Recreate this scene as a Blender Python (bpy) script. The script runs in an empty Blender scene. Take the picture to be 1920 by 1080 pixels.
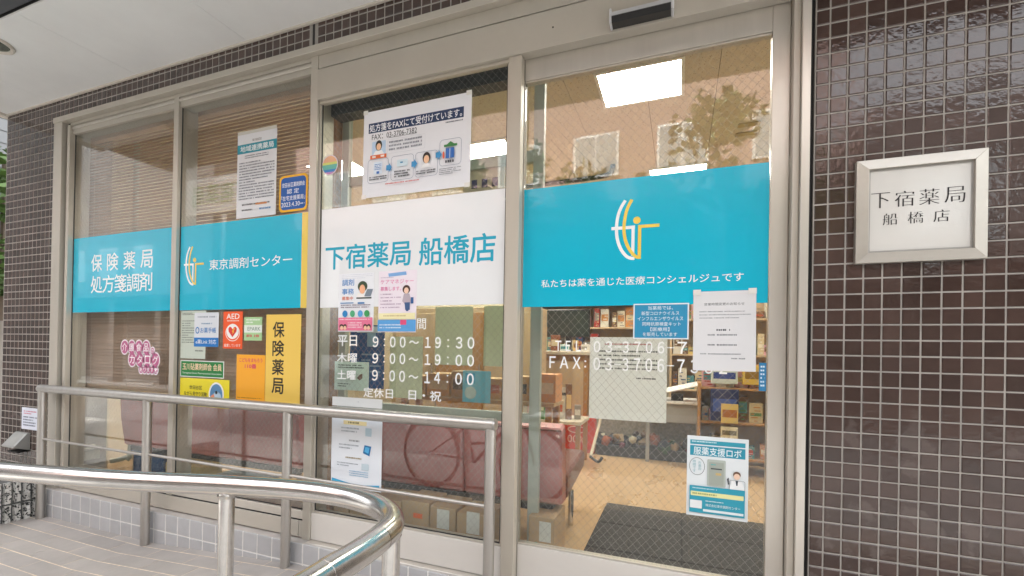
import bpy, bmesh, math, random
from mathutils import Vector, Matrix
random.seed(7)
S = bpy.context.scene
COL = S.collection
R = math.radians

# ------------------------------------------------------------------ camera
cam = bpy.data.cameras.new('camera'); camo = bpy.data.objects.new('camera', cam); COL.objects.link(camo)
cam.sensor_width = 36; cam.lens = 15.84; cam.shift_y = 0.05863; cam.clip_start = 0.02; cam.clip_end = 500
YAW, PITCH, ROLL = 0.35775, 0.0042922, 0.0175
fw = Vector((-math.sin(YAW)*math.cos(PITCH), math.cos(YAW)*math.cos(PITCH), math.sin(PITCH)))
r0 = Vector((math.cos(YAW), math.sin(YAW), 0)); u0 = r0.cross(fw)
rr = r0*math.cos(ROLL)+u0*math.sin(ROLL); uu = -r0*math.sin(ROLL)+u0*math.cos(ROLL)
M = Matrix((rr, uu, -fw)).transposed().to_4x4(); M.translation = Vector((0, -1.756, .96))
camo.matrix_world = M
S.camera = camo
# ------------------------------------------------------------------ world, sun, exposure
W = bpy.data.worlds.new('World'); S.world = W; W.use_nodes = True
wn = W.node_tree.nodes; wl = W.node_tree.links
sky = wn.new('ShaderNodeTexSky'); sky.sky_type = 'NISHITA'; sky.sun_disc = False
SUN_EL, SUN_AZ = R(52), R(-28)
sky.sun_elevation = SUN_EL; sky.sun_rotation = SUN_AZ; sky.dust_density = 4; sky.air_density = 1.2
hs = wn.new('ShaderNodeHueSaturation'); hs.inputs['Saturation'].default_value = .12
wl.new(sky.outputs[0], hs.inputs['Color']); wl.new(hs.outputs[0], wn['Background'].inputs[0])
wn['Background'].inputs[1].default_value = .15
sun = bpy.data.lights.new('sun', 'SUN'); sun.energy = 1.1; sun.angle = R(12); sun.color = (1, .96, .9)
suno = bpy.data.objects.new('sun', sun); COL.objects.link(suno)
sd = Vector((math.sin(SUN_AZ)*math.cos(SUN_EL), math.cos(SUN_AZ)*math.cos(SUN_EL), math.sin(SUN_EL)))
suno.rotation_euler = sd.to_track_quat('Z', 'Y').to_euler()
S.view_settings.view_transform = 'Standard'; S.view_settings.look = 'None'
S.view_settings.exposure = 3.05; S.view_settings.gamma = 1
S.render.engine = 'CYCLES'
S.cycles.use_denoising = True
S.cycles.max_bounces = 8; S.cycles.transparent_max_bounces = 24
S.cycles.diffuse_bounces = 4; S.cycles.glossy_bounces = 4
S.cycles.caustics_reflective = False; S.cycles.caustics_refractive = False
S.cycles.sample_clamp_indirect = 6

# ------------------------------------------------------------------ materials
def lin(h):
    h = h.lstrip('#'); o = []
    for i in (0, 2, 4):
        c = int(h[i:i+2], 16)/255
        o.append(c/12.92 if c <= .04045 else ((c+.055)/1.055)**2.4)
    return (*o, 1)
MATS = {}
def mat(name, col=(.5, .5, .5), rough=.5, metal=0, noise=None, bump=None, coat=0, spec=.5, emit=None, rnd=0, brush=None):
    if name in MATS: return MATS[name]
    m = bpy.data.materials.new(name); m.use_nodes = True; MATS[name] = m
    nt = m.node_tree; N = nt.nodes; L = nt.links; b = N['Principled BSDF']
    c = lin(col) if isinstance(col, str) else (*col[:3], 1)
    b.inputs['Base Color'].default_value = c; b.inputs['Roughness'].default_value = rough
    b.inputs['Metallic'].default_value = metal; b.inputs['Coat Weight'].default_value = coat
    b.inputs['Coat Roughness'].default_value = .03; b.inputs['Specular IOR Level'].default_value = spec
    src = None
    geo = N.new('ShaderNodeNewGeometry')
    if noise or rnd or brush:
        src = N.new('ShaderNodeRGB'); src.outputs[0].default_value = c; src = src.outputs[0]
    if noise:
        sc, amt = noise[:2]
        mp = N.new('ShaderNodeVectorMath'); mp.operation = 'MULTIPLY'; mp.inputs[1].default_value = noise[2] if len(noise) > 2 else (1, 1, 1)
        L.new(geo.outputs['Position'], mp.inputs[0])
        t = N.new('ShaderNodeTexNoise'); t.inputs['Scale'].default_value = sc; t.inputs['Detail'].default_value = 6; t.inputs['Roughness'].default_value = .65
        L.new(mp.outputs[0], t.inputs['Vector'])
        mr = N.new('ShaderNodeMapRange'); mr.inputs['From Min'].default_value = .3; mr.inputs['From Max'].default_value = .7
        mr.inputs['To Min'].default_value = 1-amt; mr.inputs['To Max'].default_value = 1+amt
        L.new(t.outputs['Fac'], mr.inputs['Value'])
        v = N.new('ShaderNodeVectorMath'); v.operation = 'SCALE'; L.new(src, v.inputs[0]); L.new(mr.outputs[0], v.inputs['Scale'])
        src = v.outputs[0]
        mr2 = N.new('ShaderNodeMapRange'); mr2.inputs['From Min'].default_value = .3; mr2.inputs['From Max'].default_value = .7
        mr2.inputs['To Min'].default_value = max(.02, rough*(1-amt)); mr2.inputs['To Max'].default_value = min(1, rough*(1+amt))
        L.new(t.outputs['Fac'], mr2.inputs['Value']); L.new(mr2.outputs[0], b.inputs['Roughness'])
    if rnd:
        oi = N.new('ShaderNodeObjectInfo'); ad = N.new('ShaderNodeMath'); ad.operation = 'ADD'
        L.new(oi.outputs['Random'], ad.inputs[0]); L.new(geo.outputs['Random Per Island'], ad.inputs[1])
        fr = N.new('ShaderNodeMath'); fr.operation = 'FRACT'; L.new(ad.outputs[0], fr.inputs[0])
        mr = N.new('ShaderNodeMapRange'); mr.inputs['To Min'].default_value = 1-rnd; mr.inputs['To Max'].default_value = 1+rnd
        L.new(fr.outputs[0], mr.inputs['Value'])
        v = N.new('ShaderNodeVectorMath'); v.operation = 'SCALE'; L.new(src, v.inputs[0]); L.new(mr.outputs[0], v.inputs['Scale'])
        src = v.outputs[0]
    if src is not None: L.new(src, b.inputs['Base Color'])
    if bump:
        t = N.new('ShaderNodeTexNoise'); t.inputs['Scale'].default_value = bump[0]; t.inputs['Detail'].default_value = bump[2] if len(bump) > 2 else 3
        L.new(geo.outputs['Position'], t.inputs['Vector'])
        bp = N.new('ShaderNodeBump'); bp.inputs['Strength'].default_value = bump[1]; bp.inputs['Distance'].default_value = .01
        L.new(t.outputs['Fac'], bp.inputs['Height']); L.new(bp.outputs[0], b.inputs['Normal'])
    if emit:
        b.inputs['Emission Color'].default_value = lin(emit[0]) if isinstance(emit[0], str) else (*emit[0], 1)
        b.inputs['Emission Strength'].default_value = emit[1]
    return m
def ink(h): return mat('ink_'+h.lstrip('#'), h, .45)
def film(h): return mat('film_'+h.lstrip('#'), h, .25, coat=.4, bump=(3, .03), noise=(1.5, .03))

ALU = mat('aluminium_frame', '#c4bdb1', .38, .35, noise=(6, .06, (1, 1, .15)))
ALU2 = mat('aluminium_light', '#cfc9bf', .3, .5, noise=(8, .07, (1, 1, .1)))
ALUP = mat('aluminium_panel', '#bfb8ac', .45, .15, noise=(3, .05))
KICK = mat('kick_panel', '#e0dbd4', .35, .2, noise=(2.5, .05, (.3, 1, 1)))
DARK = mat('dark_gap', (.012, .011, .011), .7)
STEEL = mat('brushed_steel', (.62, .60, .575), .21, 1, noise=(60, .10, (.05, 1, 1)))
STEEL2 = mat('satin_steel', (.50, .475, .445), .38, .92, noise=(30, .08, (1, 1, .1)))
TILE = mat('brown_glazed_tile', (.062, .038, .031), .08, noise=(5, .25), rnd=.20, bump=(60, .07, 2), spec=.62)
GROUT = mat('grout', (.36, .335, .305), .85, noise=(6, .22))
RISER = mat('grey_riser_tile', (.47, .465, .47), .35, noise=(12, .06), rnd=.05)
RGROUT = mat('white_grout', (.78, .76, .72), .85, noise=(20, .12))
PAVE = mat('ramp_paver', (.42, .385, .36), .6, noise=(4, .14), rnd=.06, bump=(160, .12, 4))
PGROUT = mat('ramp_grout', (.72, .61, .48), .85, noise=(15, .2))
LEDGE = mat('mortar_ledge', (.52, .48, .445), .8, noise=(9, .15), bump=(120, .2, 4))
SOFF = mat('soffit_paint', (.84, .835, .82), .7, noise=(1.6, .05), bump=(30, .03))
WHITE = mat('white_paint', (.78, .77, .75), .5, noise=(5, .04))
CREAM = mat('cream_wall', (.66, .57, .42), .75, noise=(4, .05))
TAN = mat('acoustic_ceiling', (.62, .53, .40), .85, noise=(3, .04))
WOODF = mat('orange_floor', (.52, .35, .19), .28, noise=(3, .06, (1, .4, 1)))
WOODB = mat('wood_orange', (.42, .22, .08), .45, noise=(8, .2, (1, 1, .15)))
WOODL = mat('wood_light', (.55, .40, .24), .5, noise=(8, .15, (1, 1, .15)))
SLAT = mat('blind_slat', (.47, .325, .245), .45, rnd=.12, noise=(7, .08))
MAROON = mat('maroon_vinyl', (.47, .165, .15), .38, noise=(9, .12), bump=(90, .1))
MAROON2 = mat('dark_maroon_vinyl', (.17, .06, .045), .4, noise=(9, .12))
CARD = mat('cardboard', (.46, .32, .19), .8, noise=(9, .10), rnd=.10)
MATBLK = mat('rubber_mat', (.020, .0195, .019), .75, noise=(60, .4), bump=(400, .4))
CHROME = mat('chrome', (.7, .7, .7), .12, 1)
PLAS = mat('white_plastic', (.75, .75, .70), .35)
BLK = mat('black_plastic', (.015, .015, .016), .3)
LAMP = mat('lit_panel', (.9, .9, .9), .5, emit=((1, .945, .86), 5.6))
GPAPER = mat('greenish_paper_back', (.58, .64, .56), .7, noise=(6, .05))
def thin_paper(h):
    nm = 'thin_paper_'+h.lstrip('#')
    if nm in MATS: return MATS[nm]
    m = mat(nm, h, .7); nt = m.node_tree; N = nt.nodes; L = nt.links; tl = N.new('ShaderNodeBsdfTranslucent'); tl.inputs[0].default_value = lin(h)
    mx = N.new('ShaderNodeMixShader'); mx.inputs[0].default_value = .55; L.new(N['Principled BSDF'].outputs[0], mx.inputs[1]); L.new(tl.outputs[0], mx.inputs[2]); L.new(mx.outputs[0], N['Material Output'].inputs[0])
    return m
def wear(m):
    nt = m.node_tree; N = nt.nodes; L = nt.links; b = N['Principled BSDF']; src = b.inputs['Base Color'].links[0].from_socket; rs = b.inputs['Roughness'].links[0].from_socket
    g = N.new('ShaderNodeNewGeometry'); t = N.new('ShaderNodeTexNoise'); t.inputs['Scale'].default_value = 8; t.inputs['Detail'].default_value = 5; L.new(g.outputs['Position'], t.inputs['Vector'])
    r = N.new('ShaderNodeMapRange'); r.inputs['From Min'].default_value = .585; r.inputs['From Max'].default_value = .62; r.inputs['To Max'].default_value = .26; L.new(t.outputs['Fac'], r.inputs['Value'])
    sp = N.new('ShaderNodeSeparateXYZ'); L.new(g.outputs['Position'], sp.inputs[0]); zr = N.new('ShaderNodeMapRange'); zr.inputs['From Min'].default_value = .95; zr.inputs['From Max'].default_value = .65; L.new(sp.outputs['Z'], zr.inputs['Value'])
    zm = N.new('ShaderNodeMath'); zm.operation = 'MULTIPLY'; L.new(r.outputs[0], zm.inputs[0]); L.new(zr.outputs[0], zm.inputs[1]); r = zm
    mx = N.new('ShaderNodeMix'); mx.data_type = 'RGBA'; mx.inputs['B'].default_value = (.20, .165, .15, 1); L.new(r.outputs[0], mx.inputs['Factor']); L.new(src, mx.inputs['A']); L.new(mx.outputs['Result'], b.inputs['Base Color'])
    ad = N.new('ShaderNodeMath'); ad.operation = 'MULTIPLY_ADD'; ad.inputs[1].default_value = .6; L.new(r.outputs[0], ad.inputs[0]); L.new(rs, ad.inputs[2]); L.new(ad.outputs[0], b.inputs['Roughness'])
wear(TILE)
def ceil_mat():
    m = mat('acoustic_ceiling_speckled', (.62, .53, .40), .85); nt = m.node_tree; N = nt.nodes; L = nt.links
    g = N.new('ShaderNodeNewGeometry'); v = N.new('ShaderNodeTexVoronoi'); v.inputs['Scale'].default_value = 55; L.new(g.outputs['Position'], v.inputs['Vector'])
    n = N.new('ShaderNodeTexNoise'); n.inputs['Scale'].default_value = 40; L.new(g.outputs['Position'], n.inputs['Vector'])
    a = N.new('ShaderNodeMath'); a.operation = 'MULTIPLY'; L.new(n.outputs['Fac'], a.inputs[0]); a.inputs[1].default_value = .36
    lt = N.new('ShaderNodeMath'); lt.operation = 'LESS_THAN'; L.new(v.outputs['Distance'], lt.inputs[0]); L.new(a.outputs[0], lt.inputs[1])
    mx = N.new('ShaderNodeMix'); mx.data_type = 'RGBA'; mx.inputs['A'].default_value = (.62, .55, .44, 1); mx.inputs['B'].default_value = (.36, .29, .20, 1)
    L.new(lt.outputs[0], mx.inputs['Factor']); L.new(mx.outputs['Result'], N['Principled BSDF'].inputs['Base Color'])
    return m
CEIL = ceil_mat()
def glass_mat(name, tint, pitch=.024, wire=.00042, refl=1.0):
    m = bpy.data.materials.new(name); m.use_nodes = True; MATS[name] = m
    nt = m.node_tree; N = nt.nodes; L = nt.links; N.remove(N['Principled BSDF']); out = N['Material Output']
    tr = N.new('ShaderNodeBsdfTransparent'); tr.inputs[0].default_value = (*tint, 1)
    gl = N.new('ShaderNodeBsdfGlossy'); gl.inputs['Roughness'].default_value = .004
    lw = N.new('ShaderNodeLayerWeight'); lw.inputs['Blend'].default_value = .5
    pw = N.new('ShaderNodeMath'); pw.operation = 'POWER'; pw.inputs[1].default_value = 5; L.new(lw.outputs['Facing'], pw.inputs[0])
    ma = N.new('ShaderNodeMath'); ma.operation = 'MULTIPLY_ADD'; ma.inputs[1].default_value = .9*refl; ma.inputs[2].default_value = .042*refl; L.new(pw.outputs[0], ma.inputs[0])
    mx = N.new('ShaderNodeMixShader'); L.new(ma.outputs[0], mx.inputs[0]); L.new(tr.outputs[0], mx.inputs[1]); L.new(gl.outputs[0], mx.inputs[2])
    last = mx
    if pitch:
        g = N.new('ShaderNodeNewGeometry'); sp = N.new('ShaderNodeSeparateXYZ'); L.new(g.outputs['Position'], sp.inputs[0])
        facs = []
        for sg in (1, -1):
            a = N.new('ShaderNodeMath'); a.operation = 'MULTIPLY_ADD'; a.inputs[1].default_value = sg*.9; L.new(sp.outputs['Z'], a.inputs[0]); L.new(sp.outputs['X'], a.inputs[2])
            p = N.new('ShaderNodeMath'); p.operation = 'PINGPONG'; p.inputs[1].default_value = pitch/2*1.35; L.new(a.outputs[0], p.inputs[0])
            l = N.new('ShaderNodeMath'); l.operation = 'LESS_THAN'; l.inputs[1].default_value = wire*.67; L.new(p.outputs[0], l.inputs[0]); facs.append(l)
        mxm = N.new('ShaderNodeMath'); mxm.operation = 'MAXIMUM'; L.new(facs[0].outputs[0], mxm.inputs[0]); L.new(facs[1].outputs[0], mxm.inputs[1])
        d = N.new('ShaderNodeBsdfPrincipled'); d.inputs['Base Color'].default_value = (.34, .33, .31, 1); d.inputs['Roughness'].default_value = .4; d.inputs['Metallic'].default_value = .4
        m2 = N.new('ShaderNodeMixShader'); L.new(mxm.outputs[0], m2.inputs[0]); L.new(mx.outputs[0], m2.inputs[1]); L.new(d.outputs[0], m2.inputs[2]); last = m2
    L.new(last.outputs[0], out.inputs[0]); return m
WGLASS = glass_mat('wired_glass', (.95, .97, .955), refl=1.4)
CGLASS = glass_mat('clear_glass', (.93, .965, .94), None, refl=.6)

# ------------------------------------------------------------------ mesh helpers
class MB:
    def __init__(s): s.v = []; s.f = []
    def box(s, x0, x1, y0, y1, z0, z1):
        n = len(s.v)
        s.v += [(x0,y0,z0),(x1,y0,z0),(x1,y1,z0),(x0,y1,z0),(x0,y0,z1),(x1,y0,z1),(x1,y1,z1),(x0,y1,z1)]
        s.f += [tuple(n+i for i in q) for q in ((0,3,2,1),(4,5,6,7),(0,1,5,4),(1,2,6,5),(2,3,7,6),(3,0,4,7))]
        return s
    def poly(s, pts):
        n = len(s.v); s.v += list(pts); s.f.append(tuple(range(n, n+len(pts)))); return s
    def prism(s, pts, d):          # pts: list of 3D, d: extrusion vector
        n = len(s.v); k = len(pts); d = Vector(d)
        s.v += [tuple(p) for p in pts]+[tuple(Vector(p)+d) for p in pts]
        s.f += [tuple(range(n+k-1, n-1, -1)), tuple(range(n+k, n+2*k))]
        s.f += [(n+i, n+(i+1) % k, n+k+(i+1) % k, n+k+i) for i in range(k)]
        return s
    def tube(s, pts, r, seg=12, caps=True, closed=False):
        pts = [Vector(p) for p in pts]; n0 = len(s.v); k = len(pts); rs = r if isinstance(r, (list, tuple)) else [r]*k
        up = None
        for i, p in enumerate(pts):
            a = pts[(i-1) % k] if (closed or i > 0) else p; b = pts[(i+1) % k] if (closed or i < k-1) else p
            t = (b-a).normalized()
            if up is None: up = Vector((0, 0, 1)) if abs(t.z) < .9 else Vector((1, 0, 0))
            sx = t.cross(up).normalized(); up = sx.cross(t).normalized()
            for j in range(seg):
                a2 = 2*math.pi*j/seg; s.v.append(tuple(p+(sx*math.cos(a2)+up*math.sin(a2))*rs[i]))
        m = k if closed else k-1
        for i in range(m):
            for j in range(seg):
                i2 = (i+1) % k
                s.f.append((n0+i*seg+j, n0+i*seg+(j+1) % seg, n0+i2*seg+(j+1) % seg, n0+i2*seg+j))
        if caps and not closed:
            s.f.append(tuple(n0+j for j in range(seg-1, -1, -1))); s.f.append(tuple(n0+(k-1)*seg+j for j in range(seg)))
        return s
    def mesh(s, name='mesh', smooth=False, bevel=0):
        me = bpy.data.meshes.new(name); me.from_pydata(s.v, [], s.f); me.update()
        bm = bmesh.new(); bm.from_mesh(me); bmesh.ops.recalc_face_normals(bm, faces=bm.faces)
        if bevel: bmesh.ops.bevel(bm, geom=bm.edges[:], offset=bevel, segments=1, affect='EDGES', clamp_overlap=True)
        bm.to_mesh(me); bm.free()
        if smooth:
            me.polygons.foreach_set('use_smooth', [True]*len(me.polygons))
            try: me.set_sharp_from_angle(angle=R(40))
            except Exception: pass
        return me
def obj(name, me, m=None, parent=None, loc=(0, 0, 0), rot=None):
    if isinstance(me, MB): me = me.mesh(name)
    o = bpy.data.objects.new(name, me); COL.objects.link(o)
    if m is not None and len(me.materials) == 0: me.materials.append(m)
    o.location = loc
    if rot: o.rotation_euler = rot
    if parent is not None: o.parent = parent
    return o
def tag(o, label, cat=None, group=None, kind=None):
    o['label'] = label
    if cat: o['category'] = cat
    if group: o['group'] = group
    if kind: o['kind'] = kind
    return o
def thing(name, label, cat, loc=(0, 0, 0), group=None):
    o = bpy.data.objects.new(name, None); COL.objects.link(o); o.location = loc; o.empty_display_size = .05
    return tag(o, label, cat, group)
def struct(name, me, m, parent=None):
    o = obj(name, me, m, parent); o['kind'] = 'structure'; return o
def bx(name, x0, x1, y0, y1, z0, z1, m, parent=None, bevel=.0012):
    """box whose object origin is the parent's; parent Empties for the building sit at the world origin"""
    off = parent.location if parent is not None else Vector((0, 0, 0))
    me = MB().box(x0-off[0], x1-off[0], y0-off[1], y1-off[1], z0-off[2], z1-off[2]).mesh(name, bevel=bevel)
    return obj(name, me, m, parent)

# flat print -----------------------------------------------------------
_tx = {}
def text_mesh(s, off=0.0):
    c = bpy.data.curves.new('t', 'FONT'); c.body = s; c.offset = off; c.resolution_u = 3; c.fill_mode = 'FRONT'
    o = bpy.data.objects.new('t', c); me0 = o.to_mesh()
    v = [tuple(q.co) for q in me0.vertices]; f = [tuple(p.vertices) for p in me0.polygons]
    o.to_mesh_clear(); bpy.data.objects.remove(o); bpy.data.curves.remove(c)
    return v, f
def text_in(name, s, x0, z0, x1, z1, y, m, parent, off=0.0, smear=0):
    """lettering filling the box x0..x1, z0..z1 (z0 bottom), facing -Y"""
    bold = max(off, 0); v, f = text_mesh(s, min(off, 0))
    if not v: return None
    a = min(p[0] for p in v); b = max(p[0] for p in v); c = min(p[1] for p in v); d = max(p[1] for p in v)
    sx = (x1-x0)/max(b-a, 1e-6); sz = (z1-z0)/max(d-c, 1e-6)
    vv = []; ff = []
    if bold > 0:
        q = bold*.8; sh = [(q, 0), (-q, 0), (0, q), (0, -q)]+([(q*.7, q*.7), (-q*.7, -q*.7), (q*.7, -q*.7), (-q*.7, q*.7)] if bold > .012 else [])
    elif smear: sh = [(0, 0), (smear, 0), (-smear, 0)]
    else: sh = [(0, 0)]
    for k, (dx, dz) in enumerate(sh):
        n = len(vv); vv += [(x0+(p[0]-a+dx)*sx, y-k*.000025, z0+(p[1]-c+dz)*sz) for p in v]; ff += [tuple(n+i for i in q_) for q_ in f]
    me = bpy.data.meshes.new(name); me.from_pydata(vv, [], ff); me.update()
    if len(me.polygons) and me.polygons[0].normal.y > 0: me.flip_normals()
    return obj(name, me, m, parent)
def rrect(x0, z0, x1, z1, rad, y, n=5):
    pts = []
    for cx, cz, a0 in ((x1-rad, z1-rad, 0), (x0+rad, z1-rad, 90), (x0+rad, z0+rad, 180), (x1-rad, z0+rad, 270)):
        for i in range(n+1):
            a = R(a0+90*i/n); pts.append((cx+rad*math.cos(a), y, cz+rad*math.sin(a)))
    return pts
def ring(outer, inner):
    mb = MB(); n = len(outer); mb.v = list(outer)+list(inner)
    mb.f = [(i, (i+1) % n, n+(i+1) % n, n+i) for i in range(n)]; return mb
def ell(x0, z0, x1, z1, y, n=24):
    return [((x0+x1)/2+(x1-x0)/2*math.cos(2*math.pi*i/n), y, (z0+z1)/2+(z1-z0)/2*math.sin(2*math.pi*i/n)) for i in range(n)]
def poster(name, label, cat, x0, z0, x1, z1, Y, base, cmds, group=None, sheet_mat=None, radius=0, part='sheet', tilt=0, thick=.0006, lean=0, tape=0):
    w = x1-x0; h = z1-z0
    t = thing(name, label, cat, ((x0+x1)/2, Y, z0), group); t.rotation_euler = (-R(lean), R(tilt), 0); t.location.y -= h*math.sin(R(lean))
    X = lambda u: -w/2+u*w
    Z = lambda v: h*(1-v)
    m0 = sheet_mat or (thin_paper(base) if (Y > DY+.01 and x0 > -.65) or (x0 < -.65 and Y > GY+.005) else ink(base))
    if radius: obj(part, MB().prism(rrect(-w/2, 0, w/2, h, radius, 0), (0, thick, 0)), m0, t)
    elif part: obj(part, MB().box(-w/2, w/2, 0, thick, 0, h), m0, t)
    if tape:
        for sx in (-1, 1):
            cx = sx*(w/2-.012)
            for zz in ((h-.004,) if tape == 1 else (h-.004, .004)):
                obj('tape', MB().box(cx-.013, cx+.013, -.0032, -.0029, zz-.009, zz+.011), mat('corner_tape', (.80, .79, .74), .25, coat=.5), t)
    y = 0
    for c in cmds:
        y -= .00022; k = c[0]
        if k == 'r': obj('printed_panel', MB().poly([(X(c[1]), y, Z(c[4])), (X(c[3]), y, Z(c[4])), (X(c[3]), y, Z(c[2])), (X(c[1]), y, Z(c[2]))]), ink(c[5]), t)
        elif k == 'R': obj('printed_panel', MB().poly(rrect(X(c[1]), Z(c[4]), X(c[3]), Z(c[2]), c[6], y)), ink(c[5]), t)
        elif k == 'o':
            b = c[7] if len(c) > 7 else .0015
            obj('border', ring(rrect(X(c[1]), Z(c[4]), X(c[3]), Z(c[2]), c[6], y), rrect(X(c[1])+b, Z(c[4])+b, X(c[3])-b, Z(c[2])-b, max(c[6]-b, .0002), y)), ink(c[5]), t)
        elif k == 'e': obj('printed_disc', MB().poly(ell(X(c[1]), Z(c[4]), X(c[3]), Z(c[2]), y)), ink(c[5]), t)
        elif k == 'E':
            b = c[6]; obj('printed_ring', ring(ell(X(c[1]), Z(c[4]), X(c[3]), Z(c[2]), y), ell(X(c[1])+b, Z(c[4])+b, X(c[3])-b, Z(c[2])-b, y)), ink(c[5]), t)
        elif k == 'p': obj('printed_shape', MB().poly([(X(u), y, Z(v)) for u, v in c[1]]), ink(c[2]), t)
        elif k == 't': text_in('lettering', c[1], X(c[2]), Z(c[5]), X(c[4]), Z(c[3]), y, ink(c[6]), t, c[7] if len(c) > 7 else 0)
        elif k == 'T':
            s, u0_, v0_, u1_, v1_ = c[1:6]; n = len(s); dv = (v1_-v0_)/n
            for i, ch in enumerate(s):
                text_in('lettering', ch, X(u0_), Z(v0_+dv*(i+.88)), X(u1_), Z(v0_+dv*(i+.06)), y, ink(c[6]), t, c[7] if len(c) > 7 else 0)
        elif k == 'd':
            _, u0_, v0_, u1_, v1_, n, col = c[:7]; fill = c[7] if len(c) > 7 else .45
            mb = MB(); rn = random.Random(len(label)*7+n); dv = (v1_-v0_)/n
            for i in range(n):
                u = u0_; end = u1_ if rn.random() < .6 else u0_+(u1_-u0_)*rn.uniform(.45, .95)
                va = v0_+dv*i; vb = va+dv*fill; cw = dv*fill*h/w
                while u < end:
                    L_ = cw*rn.uniform(.55, .9)
                    mb.poly([(X(u), y, Z(vb)), (X(min(u+L_, end)), y, Z(vb)), (X(min(u+L_, end)), y, Z(va+rn.uniform(0, .25)*dv*fill)), (X(u), y, Z(va))])
                    u += cw*(1.0 if rn.random() < .93 else 2)
            obj('small_print', mb, ink(col), t)
    return t

# ------------------------------------------------------------------ tiled surfaces
_tm = {}
def tile_mesh(w, h, m, dep=.005, ch=.0022):
    key = (round(w, 4), round(h, 4), m.name, dep)
    if key not in _tm:
        mb = MB(); a, b = w/2, h/2
        mb.v = [(-a,dep,-b),(a,dep,-b),(a,dep,b),(-a,dep,b), (-a,ch*.8,-b),(a,ch*.8,-b),(a,ch*.8,b),(-a,ch*.8,b), (-a+ch,0,-b+ch),(a-ch,0,-b+ch),(a-ch,0,b-ch),(-a+ch,0,b-ch)]
        mb.f = [(8,9,10,11)]+[(i,(i+1) % 4,4+(i+1) % 4,4+i) for i in range(4)]+[(4+i,4+(i+1) % 4,8+(i+1) % 4,8+i) for i in range(4)]
        me = mb.mesh('tile'); me.materials.append(m); _tm[key] = me
    return _tm[key]
def tile_wall(t, x0, x1, z0, z1, px, pz, ox, oz, joint, m, y=0., want=300, pri=None, skip=None, mesh_dep=.005, jit=.35, axis='y'):
    cells = []
    i0 = math.floor((x0-ox)/px); i1 = math.ceil((x1-ox)/px); j0 = math.floor((z0-oz)/pz); j1 = math.ceil((z1-oz)/pz)
    for i in range(i0, i1):
        for j in range(j0, j1):
            a = max(ox+i*px+joint/2, x0); b = min(ox+(i+1)*px-joint/2, x1); c = max(oz+j*pz+joint/2, z0); d = min(oz+(j+1)*pz-joint/2, z1)
            if b-a < .006 or d-c < .006: continue
            if skip and skip(a, b, c, d): continue
            cells.append((a, b, c, d))
    if pri: cells.sort(key=pri)
    off = t.location
    for k, (a, b, c, d) in enumerate(cells[:want]):
        o = bpy.data.objects.new('tile', tile_mesh(b-a, d-c, m, mesh_dep)); COL.objects.link(o); o.parent = t
        o.location = ((a+b)/2-off[0], y-off[1]+random.uniform(-.0003, .0003), (c+d)/2-off[2])
        o.rotation_euler = (R(random.gauss(0, jit)), 0, R(random.gauss(0, jit)))
    rest = cells[want:]
    if rest:
        mb = MB()
        for a, b, c, d in rest:
            src = tile_mesh(b-a, d-c, m, mesh_dep); n = len(mb.v); cx = (a+b)/2-off[0]; cz = (c+d)/2-off[2]
            tx = math.tan(R(random.gauss(0, jit))); tz = math.tan(R(random.gauss(0, jit)))
            for q in src.vertices: mb.v.append((q.co.x+cx, q.co.y+y-off[1]+q.co.x*tz+q.co.z*tx, q.co.z+cz))
            mb.f += [tuple(n+i for i in p.vertices) for p in src.polygons]
        o = obj('tile_field', mb.mesh('tile_field'), m, t); o['kind'] = 'stuff'

# ================================================================== SETTING: ground, ramp, walls, soffit
struct('ground', MB().box(-60, 60, -60, 60, -.75, -.45), mat('asphalt', (.15, .15, .148), .85, noise=(25, .25), bump=(200, .3)))
struct('pavement', MB().box(-30, 30, -3.2, -1.15, -.45, -.40), mat('pavement_concrete', (.40, .385, .36), .8, noise=(6, .15)))
def ramp_z(x):
    if x < -2.85: return -.182
    if x > -.55: return -.02
    return -.182+(x+2.85)/2.30*.15
mb = MB(); xs = [-3.96, -2.85, -.55, 1.6]
mb.v = []; prof = [(x, ramp_z(x)-.0012) for x in xs]
pts = [(x, -.03, z) for x, z in prof]+[(1.6, -.03, -.5), (-3.96, -.03, -.5)]
mb.prism(pts, (0, -1.10, 0))
ramp = struct('ramp', mb, PGROUT)
L_, H_ = .30, .10
row = 0; y1 = -.098
yr = [(-.05, -.0945)]+[(-.1015-.1*i, -.1945-.1*i) for i in range(9)]
for k, (ya, yb) in enumerate(yr):
    x = -3.955+(-.19 if k % 2 else -.05)
    while x < 1.4:
        a = max(x, -3.955)+.002; b = x+L_-.0035
        if b-a > .02:
            me = MB()
            xx = [a, b] if not (a < -2.85 < b) else [a, -2.85, b]
            for i in range(len(xx)-1):
                za, zb = ramp_z(xx[i]), ramp_z(xx[i+1])
                me.prism([(xx[i]-a, 0, za), (xx[i+1]-a, 0, zb), (xx[i+1]-a, yb-ya, zb), (xx[i]-a, yb-ya, za)], (0, 0, -.012))
            obj('paver', me.mesh('paver'), PAVE, ramp, (a, ya, random.uniform(-.0006, .0006)))
        x += L_
# step under the shop front
step = struct('step', MB().box(-3.93, .41, -.042, .30, -.5, -.004), LEDGE)
bx('step_edge', -3.93, .41, -.0463, -.0421, -.5, -.005, RGROUT, step, 0)
tile_wall(step, -3.875, .41, -.30, -.004, .1, .1, -2.81, -.002, .0055, RISER, y=-.048, mesh_dep=.0065, jit=.12)

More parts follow.
